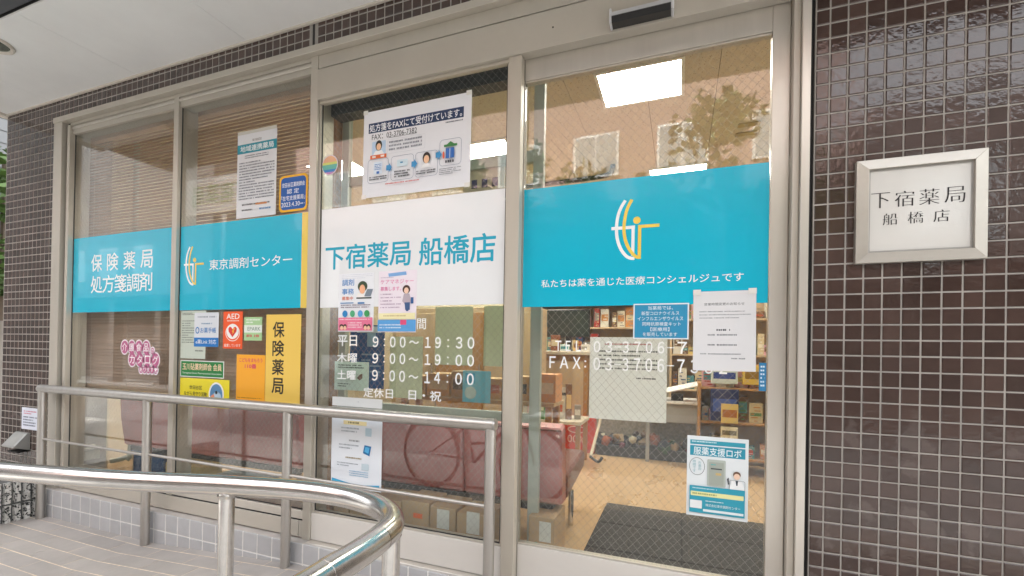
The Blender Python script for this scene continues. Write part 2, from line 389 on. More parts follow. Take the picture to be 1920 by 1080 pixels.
# canopy soffit
soff = struct('soffit', MB().box(-4.56, 2.5, -.54, .02, 2.60, 2.9), DARK)
edges = [-4.56, -4.02, -3.115, -2.20, -1.29, -.38, .53, 1.44, 2.5]
for a, b in zip(edges, edges[1:]):
    obj('soffit_panel', MB().box(a+.001, b-.001, -.54, -.004, 2.59, 2.60).mesh('soffit_panel', bevel=.001), SOFF, soff)
obj('edge_trim', MB().box(-4.56, 2.5, -.013, -.002, 2.578, 2.5895).mesh('edge_trim'), mat('cream_trim', (.62, .57, .50), .6), soff)
obj('side_trim', MB().box(-4.62, -4.561, -.54, .02, 2.575, 2.66).mesh('side_trim'), mat('cream_trim'), soff)
cb = tag(obj('canopy_beam', MB().box(-4.6, 2.6, -1.08, -.545, 2.603, 3.1).mesh('canopy_beam', bevel=.006), mat('dark_grey_metal', (.085, .088, .095), .6, noise=(5, .12))), 'dark grey beam along the outer edge of the white soffit', 'canopy beam')
dl = thing('downlight', 'round recessed downlight with pale rim in the white soffit', 'downlight', (-3.555, -.470, 2.59))
n = 32
tor = MB(); tor.tube([(.088*math.cos(2*math.pi*i/n), .088*math.sin(2*math.pi*i/n), -.003) for i in range(n)], .011, 8, closed=True)
obj('rim', tor.mesh('rim', True), mat('cream_trim'), dl)
obj('lens', MB().poly([(.08*math.cos(2*math.pi*i/n), .08*math.sin(2*math.pi*i/n), -.0035) for i in range(n)]), mat('lens_green', (.03, .05, .03), .05, spec=1), dl)

# brown tiled walls
SX0, SX1, SZ0, SZ1 = .522, .847, 1.256, 1.585      # wall sign
wr = thing('tiled_wall', 'brown glazed mosaic tile wall to the right of the sliding door', 'wall', (.41, 0, 0))
bx('grout_bed', .408, 2.45, .0028, .30, -.5, 2.6, GROUT, wr, 0)
def pri(c):
    cx, cz = (c[0]+c[1])/2, (c[2]+c[3])/2
    return abs(cx-.66)*1.7+abs(cz-1.15)
tile_wall(wr, .412, 2.44, -.10, 2.59, .05, .05, .4497, 1.811, .0052, TILE, pri=pri, jit=.45,
          skip=lambda a, b, c, d: a > SX0 and b < SX1 and c > SZ0 and d < SZ1)
wl_ = thing('tiled_wall', 'brown glazed mosaic tile pillar at the left end of the shop front', 'wall', (-4.58, 0, 0))
bx('grout_bed', -4.58, -3.925, .0017, .30, -.5, 2.585, GROUT, wl_, 0)
tile_wall(wl_, -4.578, -3.925, -.30, 2.583, .05, .05, -3.925, 1.811, .0055, TILE, pri=lambda c: abs((c[2]+c[3])/2-1.3)-(c[0]*.8), jit=.2)
tile_wall(wl_, 1e9, 1e9, 0, 0, 1, 1, 0, 0, 0, TILE)
wt = thing('tiled_lintel', 'band of brown mosaic tiles above the aluminium shop front under the soffit', 'wall', (-3.925, 0, 2.44))
bx('grout_bed', -3.925, .408, .0017, .30, 2.4455, 2.585, GROUT, wt, 0)
tile_wall(wt, -3.925, .408, 2.4455, 2.583, .05, .05, -3.925, 1.811, .0055, TILE, pri=lambda c: -(c[1]-c[0])*(c[3]-c[2])-c[0]*1e-5, jit=.2,
          skip=lambda a, b, c, d: b > -1.762 and a < -1.738)
bx('expansion_joint', -1.757, -1.743, .001, .01, 2.4455, 2.583, DARK, wt, 0)

# left low wall of split-face blocks
BLOCK = mat('split_face_block', (.50, .49, .47), .9, noise=(45, .5), bump=(90, .8, 6))
def pit(m):
    nt = m.node_tree; N = nt.nodes; L = nt.links; b = N['Principled BSDF']; g = N.new('ShaderNodeNewGeometry')
    t = N.new('ShaderNodeTexNoise'); t.inputs['Scale'].default_value = 75; t.inputs['Detail'].default_value = 2; L.new(g.outputs['Position'], t.inputs['Vector'])
    r = N.new('ShaderNodeValToRGB'); r.color_ramp.elements[0].position = .40; r.color_ramp.elements[0].color = (.03, .03, .03, 1); r.color_ramp.elements[1].position = .48; r.color_ramp.elements[1].color = (.60, .58, .55, 1)
    L.new(t.outputs['Fac'], r.inputs[0]); L.new(r.outputs[0], b.inputs['Base Color'])
pit(BLOCK)
bw = thing('block_wall', 'low wall of speckled ribbed concrete blocks at the left end of the ramp', 'wall', (-3.96, -.06, -.3))
rn = random.Random(3)
for course, (za, zb) in enumerate(((-.26, -.072), (-.066, .072))):
    for bi in range(6):
        y0b = -.045-bi*.182
        mb = MB()
        for k in range(4):
            ya = y0b+.06-.006-k*.0455; yb = ya-.034; x1 = .022
            nz = 7; nn = len(mb.v)
            for iz in range(nz+1):
                z = za+.3+.004+(zb-za-.008)*iz/nz
                for (yy, xx) in ((ya, .0005), (ya-.004, x1+rn.uniform(-.006, .006)), ((ya+yb)/2, x1+rn.uniform(-.006, .006)), (yb+.004, x1+rn.uniform(-.006, .006)), (yb, .0005)):
                    mb.v.append((xx, yy+rn.uniform(-.001, .001), z))
            for iz in range(nz):
                for q in range(4):
                    a = nn+iz*5+q; mb.f.append((a, a+1, a+6, a+5))
            mb.f.append(tuple(nn+q for q in range(5))); mb.f.append(tuple(nn+nz*5+q for q in range(4, -1, -1)))
        obj('block', mb.mesh('block'), BLOCK, bw)
bx('mortar_and_core', -4.055, -3.9602, -1.15, -.04, -.3, .068, mat('mortar_groove_shade', (.12, .12, .115), .9), bw, 0)  # mortar plus block body; shade between the ribs is put into this dark tone

# ================================================================== SHOP FRONT
fr = thing('shop_front_frame', 'beige aluminium outer frame with head trim round the whole shop front', 'frame', (-1.75, 0, 0))
bx('head_trim', -3.925, .408, -.036, .10, 2.411, 2.445, ALU, fr)
bx('head_rebate', -3.80, -1.757, -.002, .10, 2.392, 2.4105, ALUP, fr)
bx('side_jamb', -3.925, -3.835, -.030, .10, -.002, 2.4105, ALU, fr)
bx('shadow_gap', -3.8345, -3.812, .004, .10, -.002, 2.4105, DARK, fr, 0)
bx('side_jamb', -3.8115, -3.782, -.012, .10, -.002, 2.391, ALU, fr)
bx('side_jamb', .3665, .392, -.020, .10, -.03, 2.4105, ALU2, fr)
bx('side_jamb', .3455, .366, .000, .10, -.03, 2.4105, ALU, fr)
bx('shadow_gap', .3925, .4075, .012, .10, -.1, 2.6, DARK, fr, 0)
bx('mullion', -1.757, -1.711, -.006, .11, -.003, 2.4105, ALU, fr)
bx('mullion', -.690, -.634, -.006, .034, .0, 2.184, mat('post_aluminium', '#bfb6a8', .55, .1, noise=(6, .06, (1, 1, .15))), fr)
bx('threshold', -1.7105, .3455, -.03, .10, -.028, -.002, ALU2, fr)
bx('door_operator_cover', -1.709, .345, -.012, .036, 2.186, 2.336, ALUP, fr)
bx('operator_gap', -1.709, .345, .002, .04, 2.3365, 2.346, DARK, fr, 0)
bx('upper_transom', -1.709, .345, -.004, .10, 2.3465, 2.4105, ALU, fr)
bx('operator_back', -1.709, -.691, .085, .16, 2.15, 2.335, mat('dark_operator', (.05, .055, .06), .5, noise=(40, .4)), fr)
bx('operator_lip', -1.709, -.691, .006, .030, 2.172, 2.1855, ALU, fr)
for sx, sz in ((-.50, 2.262), (.17, 2.205)):
    obj('screw', MB().tube([(sx+1.75, -.0135, sz), (sx+1.75, -.0115, sz)], .0035, 8), DARK, fr)

# the fixed window on the left: two panes
GY = .020
wn_ = thing('shop_window', 'fixed two-pane aluminium window with blinds behind, left of the sidelight', 'window', (-2.75, 0, 0))
bx('mullion', -2.778, -2.738, -.004, .11, .09, 2.391, ALU, wn_)
bx('top_rail', -3.7815, -2.7785, .004, .08, 2.335, 2.3905, ALUP, wn_); bx('top_rail', -2.7375, -1.7575, .004, .08, 2.335, 2.3905, ALUP, wn_)
bx('track', -3.7815, -2.7785, -.004, .003, 2.365, 2.378, ALU2, wn_); bx('track', -2.7375, -1.7575, -.004, .003, 2.365, 2.378, ALU2, wn_)
for a, b in ((-3.7815, -2.7785), (-2.7375, -1.7575)):
    bx('bottom_rail', a, b, .002, .10, .092, .134, ALU2, wn_)
bx('sill_panel', -3.8115, -1.785, -.004, .10, .004, .084, ALUP, wn_)
bx('sill_joint', -3.8115, -1.7575, .004, .09, .0845, .0915, DARK, wn_, 0)
bx('end_panel', -1.783, -1.7575, -.002, .10, .004, .084, ALUP, wn_)
bx('pane', -3.7815, -2.7785, GY, GY+.006, .1345, 2.3345, WGLASS, wn_, 0); bx('pane', -2.7375, -1.7575, GY, GY+.006, .1345, 2.3345, WGLASS, wn_, 0)
# sidelight
sl = thing('sidelight', 'fixed glass sidelight with pale kick panel between window and sliding door', 'window', (-1.2, 0, 0))
bx('kick_panel', -1.7105, -.6905, .004, .06, .0, .132, KICK, sl)
bx('glazing_bead', -1.7105, -.6905, .010, .05, .1325, .142, ALU, sl)
bx('glazing_bead', -1.7105, -1.700, .010, .05, .1425, 2.171, ALU, sl); bx('glazing_bead', -.7005, -.6905, .010, .05, .1425, 2.171, ALU, sl)
bx('pane', -1.6995, -.701, GY, GY+.006, .1425, 2.171, WGLASS, sl, 0)
GSK = mat('rubber_gasket', (.03, .03, .03), .6)
for a, b, z0_, z1_, par in ((-3.7815, -2.7785, .1345, 2.3345, wn_), (-2.7375, -1.7575, .1345, 2.3345, wn_), (-1.6995, -.701, .1425, 2.171, sl)):
    bx('gasket', a, a+.004, GY-.004, GY-.0003, z0_, z1_, GSK, par, 0); bx('gasket', b-.004, b, GY-.004, GY-.0003, z0_, z1_, GSK, par, 0)
    bx('gasket', a+.0045, b-.0045, GY-.004, GY-.0003, z0_, z0_+.004, GSK, par, 0)
# sliding door
DY = .046
dr = thing('sliding_door', 'automatic sliding glass door with aluminium stiles and turquoise film', 'door', (-.15, DY, 0))
bx('stile', .288, .343, .038, .075, .004, 2.20, ALU2, dr); bx('stile', -.672, -.632, .038, .075, .004, 2.20, mat('satin_stile', '#9c9488', .7), dr)
bx('top_rail', -.6315, .2875, .038, .075, 2.098, 2.20, ALU2, dr)
bx('bottom_rail', -.6315, .2875, .038, .075, .004, .142, KICK, dr)
bx('glazing_bead', -.6315, .2875, .042, .070, 2.090, 2.0975, ALU, dr)
bx('glazing_bead', -.6315, .2875, .042, .070, .1425, .150, ALU, dr)
bx('pane', -.6315, .2875, DY+.002, DY+.008, .1505, 2.0895, WGLASS, dr, 0)
# door sensor
sn = thing('door_sensor', 'silver and black motion sensor bar on the operator cover above the sliding door', 'sensor', (-.155, -.012, 2.19))
pr = [(-.111, 0, .005), (-.111, -.040, .005), (-.111, -.048, .022), (-.111, -.034, .052), (-.111, -.010, .060), (-.111, 0, .060)]
obj('housing', MB().prism(pr, (.222, 0, 0)).mesh('housing', bevel=.003), mat('silver_plastic', (.60, .61, .63), .35, .15), sn)
obj('lens_strip', MB().prism([(-.105, -.004, .0035), (-.105, -.0410, .0035), (-.105, -.0495, .022), (-.105, -.0465, .027), (-.105, -.036, .027), (-.105, -.004, .02)], (.21, 0, 0)).mesh('lens'), BLK, sn)
for s_ in (-1, 1): obj('end_cap', MB().box(s_*.1105-.004, s_*.1105+.004, -.046, 0, .002, .058).mesh('cap', bevel=.002), mat('cap_grey', (.62, .62, .63), .35), sn)

# wall sign
sg = thing('wall_sign', 'square white shop name plate in a mitred silver frame on the brown tiles', 'sign', ((SX0+SX1)/2, 0, SZ0))
w2 = (SX1-SX0)/2; hh = SZ1-SZ0; fwid = .032
cor = [(-w2, 0), (w2, 0), (w2, hh), (-w2, hh)]; inn = [(-w2+fwid, fwid), (w2-fwid, fwid), (w2-fwid, hh-fwid), (-w2+fwid, hh-fwid)]
for i in range(4):
    j = (i+1) % 4; mb = MB()
    o1, o2, i1, i2 = cor[i], cor[j], inn[i], inn[j]
    mb.v = [(o1[0], -.018, o1[1]), (o2[0], -.018, o2[1]), (i2[0], -.024, i2[1]), (i1[0], -.024, i1[1]), (o1[0], .004, o1[1]), (o2[0], .004, o2[1]), (i2[0], -.010, i2[1]), (i1[0], -.010, i1[1])]
    mb.f = [(0,1,2,3), (4,7,6,5), (0,4,5,1), (3,2,6,7), (1,5,6,2), (0,3,7,4)]
    obj('frame_bar', mb.mesh('frame_bar', bevel=.0008), mat('satin_frame', '#c4bfb6', .35, .55, noise=(10, .05)), sg)
obj('panel', MB().box(-w2+.028, w2-.028, -.013, .002, .028, hh-.028), mat('sign_face', '#d4d2cc', .12, spec=.6), sg)
obj('inner_bead', ring(rrect(-w2+fwid, fwid, w2-fwid, hh-fwid, .001, -.0145), rrect(-w2+fwid+.006, fwid+.006, w2-fwid-.006, hh-fwid-.006, .001, -.0145)), mat('bead', '#a8a5a0', .4, .4), sg)
for i, ch in enumerate('下宿薬局'):
    x = -.121+i*.0615; text_in('lettering', ch, x, .174, x+.047, .222, -.0138, ink('#2d2a2a'), sg, -.02, smear=.02)
for i, ch in enumerate('船橋店'):
    x = -.090+i*.0635; text_in('lettering', ch, x, .119, x+.037, .155, -.0138, ink('#2d2a2a'), sg, -.02, smear=.02)

# notice and vent hood on the left pillar
poster('paper_notice', 'small white printed notice taped to the left tiled pillar', 'notice', -4.30, .352, -4.09, .502, -.003, '#dfe3ef',
       [('d', .12, .14, .85, .34, 2, '#c0506e', .55), ('d', .1, .40, .9, .90, 4, '#555a70', .5)])
vh = thing('vent_hood', 'grey metal vent hood low on the left tiled pillar', 'vent', (-4.265, 0, .20))
mb = MB().prism([(-.075, 0, .01), (-.075, -.085, .04), (-.075, -.085, .05), (-.075, -.02, .13), (-.075, 0, .13)], (.15, 0, 0))
obj('hood', mb.mesh('hood', bevel=.003), mat('vent_metal', (.42, .42, .40), .4, .5, noise=(12, .1)), vh)
obj('outlet', MB().box(-.06, .06, -.06, 0, .0, .0095), DARK, vh)

# ------------------------------------------------------------------ hand rails
def arc_pts(pts, n=6):
    """Catmull-Rom through pts"""
    P = [Vector(p) for p in pts]; o = []
    for i in range(len(P)-1):
        a = P[max(i-1, 0)]; b = P[i]; c = P[i+1]; d = P[min(i+2, len(P)-1)]
        for k in range(n):
            t = k/n; o.append(.5*((2*b)+(-a+c)*t+(2*a-5*b+4*c-d)*t*t+(-a+3*b-3*c+d)*t**3))
    o.append(P[-1]); return o
hr = thing('handrail', 'thick curved steel handrail in the foreground with rounded end', 'handrail', (-1.26, -.80, -.2))
RZ = .540
path = [(-4.2, -1.16, RZ), (-2.9, -1.06, RZ), (-2.35, -1.0, RZ), (-2.07, -.965, RZ), (-1.853, -.930, RZ), (-1.653, -.890, RZ), (-1.474, -.845, RZ), (-1.316, -.800, RZ), (-1.20, -.772, RZ), (-1.059, -.742, RZ), (-.93, -.728, RZ), (-.83, -.735, RZ), (-.74, -.760, RZ), (-.67, -.806, RZ), (-.628, -.865, RZ), (-.612, -.93, RZ)]
path2 = [(-.612, -.93, RZ), (-.606, -1.0, RZ), (-.605, -1.10, RZ), (-.60, -1.3, RZ), (-.60, -1.5, RZ)]
o3 = Vector((1.26, .80, .2))
obj('rail', MB().tube([Vector(p)+o3 for p in arc_pts(path, 5)], .0295, 28).mesh('rail', True), STEEL, hr)
obj('rail', MB().tube([Vector(p)+o3 for p in arc_pts(path2, 5)], .0295, 28).mesh('rail', True), STEEL, hr)
obj('joint_collar', MB().tube([Vector((-.6055, -1.06, RZ))+o3, Vector((-.605, -1.10, RZ))+o3], .0303, 28).mesh('collar', True), STEEL, hr)
for px, py in ((-1.264, -.788), (-.640, -.845), (-2.45, -1.012), (-3.6, -1.114)):
    obj('post', MB().tube([Vector((px, py, -.45))+o3, Vector((px, py, RZ-.012))+o3], .0213, 24).mesh('post', True), STEEL, hr)
    obj('weld', MB().tube([Vector((px, py, RZ-.037))+o3, Vector((px, py, RZ-.027))+o3], [.0216, .0250], 24).mesh('weld', True), STEEL, hr)
rl = thing('ramp_railing', 'steel pipe railing with thin mid rail along the shop front', 'railing', (-2.3, -.08, -.18))
o4 = Vector((2.3, .08, .18)); HZ = .657
px_ = [-3.872, -2.83, -1.785, -.712]
def miter_tube(name, pts, r, m, par): return obj(name, MB().tube([Vector(p)+o4 for p in pts], r, 20).mesh(name, True), m, par)
miter_tube('top_rail', [(-3.893, -.08, HZ), (-.695, -.08, HZ)], .0260, STEEL2, rl)
for i, x in enumerate(px_):
    miter_tube('post', [(x, -.08, ramp_z(x)-.02), (x, -.08, HZ-(.0 if i in (0, 3) else .012))], .0225, STEEL2, rl)
for a, b in zip(px_, px_[1:]): miter_tube('mid_rail', [(a+.02, -.08, .332), (b-.02, -.08, .326)], .0078, STEEL2, rl)
obj('end_cap', MB().tube([Vector((-.700, -.08, HZ))+o4, Vector((-.6885, -.08, HZ))+o4], [.0260, .021], 20).mesh('cap', True), STEEL2, rl)

# ================================================================== FILMS AND LETTERING ON THE GLASS
FY = GY-.0012; FD = DY+.0008
TQ = film('#04b6d4'); WF = film('#eef0f1'); YF = film('#f4d35e')
LW = mat('white_vinyl', '#f2f4f4', .35)
def logo(par, x0, z0, x1, z1, y, wm, ym):
    """two sail arcs, a stroke and a dot; box is the emblem's outline"""
    w = x1-x0; h = z1-z0
    def P(u, v): return (x0+u*w, y, z0+v*h)
    def band(pts, wid, m, nm='emblem_stroke'):
        mb = MB(); L = [Vector((p[0], p[1])) for p in pts]; A = []; B = []
        for i, p in enumerate(L):
            t = (L[min(i+1, len(L)-1)]-L[max(i-1, 0)]); t.x *= w; t.y *= h; t.normalize(); nrm = Vector((-t.y/w, t.x/h)); wd = wid[i] if isinstance(wid, list) else wid
            A.append(p+nrm*wd/2); B.append(p-nrm*wd/2)
        mb.v = [P(*a) for a in A]+[P(*b) for b in B]; n = len(A)
        mb.f = [(i, i+1, n+i+1, n+i) for i in range(n-1)]
        obj(nm, mb.mesh(nm), m, par, (0, -next(lay)*.00008, 0))
    lay = iter(range(1, 20))
    def C(pts): return [((x-175)/620, 1-(y_+.085*(x-485)-155)/810) for x, y_ in pts]
    def smooth(pts, n=4): return [(p.x, p.y) for p in arc_pts([(q[0], q[1], 0) for q in pts], n)]
    sw = .068*w
    band(smooth(C([(355, 165), (300, 260), (260, 380), (243, 540), (260, 700), (310, 830), (380, 915), (440, 940), (485, 940)])), sw, wm)
    band(C([(175, 548), (485, 522)]), sw, wm); band(C([(462, 512), (462, 905)]), sw, wm)
    y -= .0001
    band(smooth(C([(440, 155), (385, 270), (355, 390), (342, 540), (360, 690), (410, 810), (470, 890), (510, 920), (545, 925)])), sw, ym)
    band(C([(525, 517), (795, 495)]), sw, ym); band(C([(546, 500), (546, 945)]), sw, ym)
    du, dv = C([(508, 432)])[0]; dr_ = .078*w
    obj('emblem_dot', MB().poly(ell(x0+du*w-dr_, z0+dv*h-dr_, x0+du*w+dr_, z0+dv*h+dr_, y)), ym, par)
def banner(label, x0, x1, z0, z1, Y, m):
    t = thing('window_film', label, 'window film', ((x0+x1)/2, Y, z0)); obj('film', MB().box(x0-t.location[0], x1-t.location[0], 0, .0005, 0, z1-z0), m, t); return t
def put(t, s, x0, z0, x1, z1, m, off, y=-.0005): return text_in('lettering', s, x0-t.location[0], z0-t.location[2], x1-t.location[0], z1-t.location[2], y, m, t, off)
def spread(t, s, x0, z0, x1, z1, cw, m, off):
    n = len(s)
    for i, ch in enumerate(s):
        a = x0+(x1-x0-cw)*i/(n-1); put(t, ch, a, z0, a+cw, z1, m, off)
b1 = banner('turquoise film with two rows of white characters on the leftmost pane', -3.776, -2.784, 1.156, 1.646, FY, TQ)
spread(b1, '保険薬局', -3.582, 1.418, -2.977, 1.527, .112, LW, .012)
spread(b1, '処方箋調剤', -3.582, 1.279, -2.979, 1.390, .118, LW, .008)
b2 = banner('turquoise film with sail emblem and yellow right edge on the second pane', -2.732, -1.821, 1.156, 1.642, FY, TQ)
obj('yellow_strip', MB().box(-1.8205-b2.location[0], -1.7625-b2.location[0], 0, .0005, 0, .486), YF, b2)
logo(b2, -2.700-b2.location[0], 1.296-1.156, -2.535-b2.location[0], 1.520-1.156, -.0006, LW, YF)
put(b2, '東京調剤センター', -2.490, 1.379, -1.882, 1.438, LW, .004)
b3 = banner('white film with large turquoise shop name on the sidelight', -1.694, -.7065, 1.154, 1.646, FY, WF)
TQI = ink('#0aa7c4')
put(b3, '下宿薬局', -1.663, 1.343, -1.170, 1.460, TQI, .018); put(b3, '船橋店', -1.123, 1.338, -.747, 1.462, TQI, .018)
b4 = banner('turquoise film with large sail emblem and slogan on the sliding door', -.6305, .2865, 1.142, 1.640, FD, TQ)
logo(b4, -.263-b4.location[0], 1.317-1.142, -.082-b4.location[0], 1.553-1.142, -.0006, LW, YF)
put(b4, '私たちは薬を通じた医療コンシェルジュです', -.548, 1.222, .209, 1.254, LW, .006)
# cut vinyl lettering
def vinyl(label, Y, rows):
    t = thing('window_lettering', label, 'lettering', (rows[0][1], Y, rows[0][2]))
    for s, x0, z0, x1, z1, off in rows: put(t, s, x0, z0, x1, z1, LW, off, 0)
    return t
VY = GY-.0006
def hours(z0, z1, b1_, b2_):
    X = lambda p: -1.371+(p-370)/710*.533
    zc = (z0+z1)/2; r = []
    for t_, p, q in (('９', 370, 412), ('００', 500, 612), ('～', 640, 706), (b1_, 752, 858), (b2_, 960, 1078)):
        if t_ == '～': r.append((t_, X(p), zc-.007, X(q), zc+.007, .02))
        else: r.append((t_, X(p), z0, X(q), z1, .022))
    for p in (452, 902):
        for dz in (.012, -.016): r.append(('・', X(p), zc+dz-.004, X(p+12), zc+dz+.004, 0))
    return r
vinyl('white opening hours lettering on the sidelight glass', VY, [
    ('間', -1.129, 1.047, -1.082, 1.096, .004), ('平日', -1.579, .965, -1.464, 1.017, .016), ('木曜', -1.581, .885, -1.461, .931, .016), ('土曜', -1.579, .802, -1.467, .847, .016),
    ('定休日', -1.419, .723, -1.253, .769, .016), ('日・祝', -1.167, .724, -.998, .769, .016)]+hours(.963, 1.012, '１９', '３０')+hours(.886, .934, '１９', '００')+hours(.804, .854, '１４', '００'))
def tel(z0, z1, last, head):
    r = [(head, -.484 if head[0] == 'Ｔ' else -.507, z0+.003, -.378, z1, .016)]
    for dz in (.012, .034): r.append(('・', -.362, z0+dz-.004, -.354, z0+dz+.004, 0))
    for t_, a, b in (('０３', -.325, -.253), ('３７０６', -.212, -.058), (last, -.010, .159 if len(last) > 1 else .022)): r.append((t_, a, z0, b, z1, .016))
    for a in (-.243, -.048): r.append(('－', a, (z0+z1)/2-.002, a+.026, (z0+z1)/2+.002, .0))
    return r
vinyl('white telephone and fax numbers on the sliding door glass', DY+.0012, tel(.957, 1.001, '７', 'ＴＥＬ')+tel(.886, .936, '７３８２', 'ＦＡＸ'))
pk = thing('cutout_sticker', 'pink and white cloud-shaped cut-out sticker with characters on the left pane', 'sticker', (-3.07, FY, .78))
def puff(rows, m, y, grow, nm):
    for s, cx, cz, r_, ch in rows:
        obj(nm, MB().poly(ell(cx-r_*.82-grow+3.07, cz-r_-grow-.78, cx+r_*.82+grow+3.07, cz+r_+grow-.78, y)), m, pk)
rows = []
for i, ch in enumerate('介護食品'): rows.append((0, -3.225+i*.068, .936, .040, ch))
rows.append((0, -2.962, .915, .020, 'の'))
for i, ch in enumerate('カタログ'): rows.append((0, -3.150+i*.072, .862, .041, ch))
for i, ch in enumerate('あります!'[:5]): rows.append((0, -3.065+i*.034, .802, .021, ch))
puff(rows, ink('#ecdfe6'), 0, .008, 'white_edge'); 
for k, rw in enumerate(rows): puff([rw], ink('#b8618a'), -.0003-.00002*k, 0, 'pink_disc')
for s, cx, cz, r_, ch in rows:
    text_in('lettering', ch, cx-r_*.6+3.07, cz-r_*.62-.78, cx+r_*.6+3.07, cz+r_*.62-.78, -.0008, ink('#f6eef2'), pk, .01)

# ------------------------------------------------------------------ posters on the glass
PY = FY-.0010
poster('poster', 'white and teal-headed text notice hanging above the turquoise film on the second pane', 'poster', -2.287, 1.650, -2.001, 2.108, PY, '#dedfe2', [
    ('t', '東京都認定', .38, .075, .62, .105, '#4a4030'), ('r', .0, .125, 1, .235, '#1b8ea0'), ('t', '地域連携薬局', .08, .145, .92, .215, '#e4eef0', .02),
    ('d', .2, .26, .8, .31, 2, '#777a80', .5), ('d', .06, .34, .95, .80, 14, '#6b6f78', .45), ('d', .15, .835, .85, .862, 1, '#4a4a4a', .7), ('r', .5, .84, .78, .86, '#d08a50'), ('d', .15, .90, .42, .925, 1, '#555555', .7), ('d', .6, .90, .88, .93, 1, '#4f86b8', .7)])
bs = poster('certificate_plate', 'rounded blue plate with yellow border and date on the second pane', 'sign', -1.978, 1.655, -1.787, 1.845, PY, '#f0b61e', [
    ('R', .06, .06, .94, .94, '#1058a8', .022), ('t', '世田谷区薬剤師会', .10, .20, .90, .33, '#eef2f6', .01), ('t', '認 定', .28, .38, .70, .51, '#eef2f6', .01), ('t', '「在宅支援薬局」', .08, .56, .92, .69, '#eef2f6', .01), ('t', '2023.4.30', .09, .74, .74, .86, '#eef2f6', .01), ('d', .76, .79, .92, .84, 1, '#dfe8f0', .7)], radius=.026)
rb = poster('round_sticker', 'small round rainbow sticker near the top left of the sidelight', 'sticker', -1.698, 1.814, -1.598, 1.914, PY, '#e6d8e6', [
    ('e', .04, .04, .96, .96, '#e8b48c'), ('p', [(.05, .42), (.95, .42), (.96, .55), (.90, .74), (.10, .74), (.04, .55)], '#6ab8a8'), ('p', [(.06, .36), (.94, .36), (.955, .48), (.045, .48)], '#d8d878'), ('p', [(.1, .72), (.9, .72), (.78, .86), (.22, .86)], '#3c86c4'), ('p', [(.24, .85), (.76, .85), (.62, .94), (.38, .94)], '#c490cc')], radius=.0495)
fp = poster('poster', 'large white poster with navy heading and four-step chart on the sidelight', 'poster', -1.445, 1.674, -.872, 2.088, PY-.0004, '#e9eaee', [
    ('r', .05, .14, .935, .255, '#17345c'), ('t', '処方箋をFAXにて受付けています。', .06, .155, .92, .242, '#f2f4f8', .014),
    ('t', 'FAX：03-3706-7382', .085, .275, .52, .335, '#30343c'), ('r', .25, .338, .52, .342, '#30343c'), ('d', .78, .275, .93, .295, 1, '#6a6e78', .7),
    ('R', .09, .36, .225, .52, '#bcd4ec', .004), ('e', .125, .35, .19, .47, '#1e1a18'), ('e', .135, .385, .18, .465, '#f2c49c'), ('p', [(.10, .52), (.125, .47), (.19, .47), (.215, .52)], '#f4f4f4'), ('r', .075, .515, .235, .56, '#dd6a30'), ('r', .095, .525, .13, .548, '#f0e4dc'), ('r', .18, .525, .215, .548, '#f0e4dc'),
    ('d', .26, .385, .57, .51, 3, '#8a8e98', .5), ('o', .245, .365, .60, .525, '#c8ccd4', .006, .0008),
    ('o', .055, .565, .26, .84, '#6d7a92', .016), ('o', .285, .565, .50, .84, '#6d7a92', .016), ('o', .515, .565, .72, .84, '#6d7a92', .016), ('o', .735, .47, .925, .755, '#6d7a92', .016),
    ('R', .115, .60, .20, .74, '#dfeaf6', .004), ('d', .125, .625, .19, .70, 4, '#4a80c0', .55), ('r', .145, .71, .172, .738, '#2c6cc0'), ('d', .075, .765, .245, .815, 2, '#3a3e46', .6),
    ('R', .345, .615, .445, .69, '#d4e6ee', .004), ('r', .375, .64, .40, .655, '#2c8cb8'), ('d', .32, .735, .47, .82, 3, '#3a3e46', .6),
    ('e', .585, .575, .655, .70, '#2a1c16'), ('e', .595, .61, .645, .70, '#f2c49c'), ('p', [(.57, .745), (.60, .70), (.64, .70), (.67, .745)], '#f4f4f4'), ('d', .53, .77, .705, .82, 2, '#3a3e46', .6),
    ('r', .775, .53, .89, .555, '#2f7d3a'), ('p', [(.80, .53), (.832, .50), (.865, .53)], '#2f7d3a'), ('r', .792, .57, .865, .68, '#2468b8'), ('r', .826, .57, .831, .68, '#dfe8f4'), ('e', .765, .60, .782, .68, '#d8542c'), ('d', .79, .70, .87, .735, 1, '#3a3e46', .8),
    ('p', [(.245, .66), (.27, .66), (.27, .635), (.30, .69), (.27, .745), (.27, .72), (.245, .72)], '#3a92c8'), ('p', [(.485, .66), (.51, .66), (.51, .635), (.54, .69), (.51, .745), (.51, .72), (.485, .72)], '#3a92c8'), ('p', [(.705, .60), (.73, .60), (.73, .575), (.76, .63), (.73, .685), (.73, .66), (.705, .66)], '#3a92c8'),
    ('d', .74, .785, .93, .86, 4, '#6a6e78', .45), ('d', .24, .865, .56, .885, 1, '#c85a50', .7)], lean=.4, tilt=.15, tape=2)
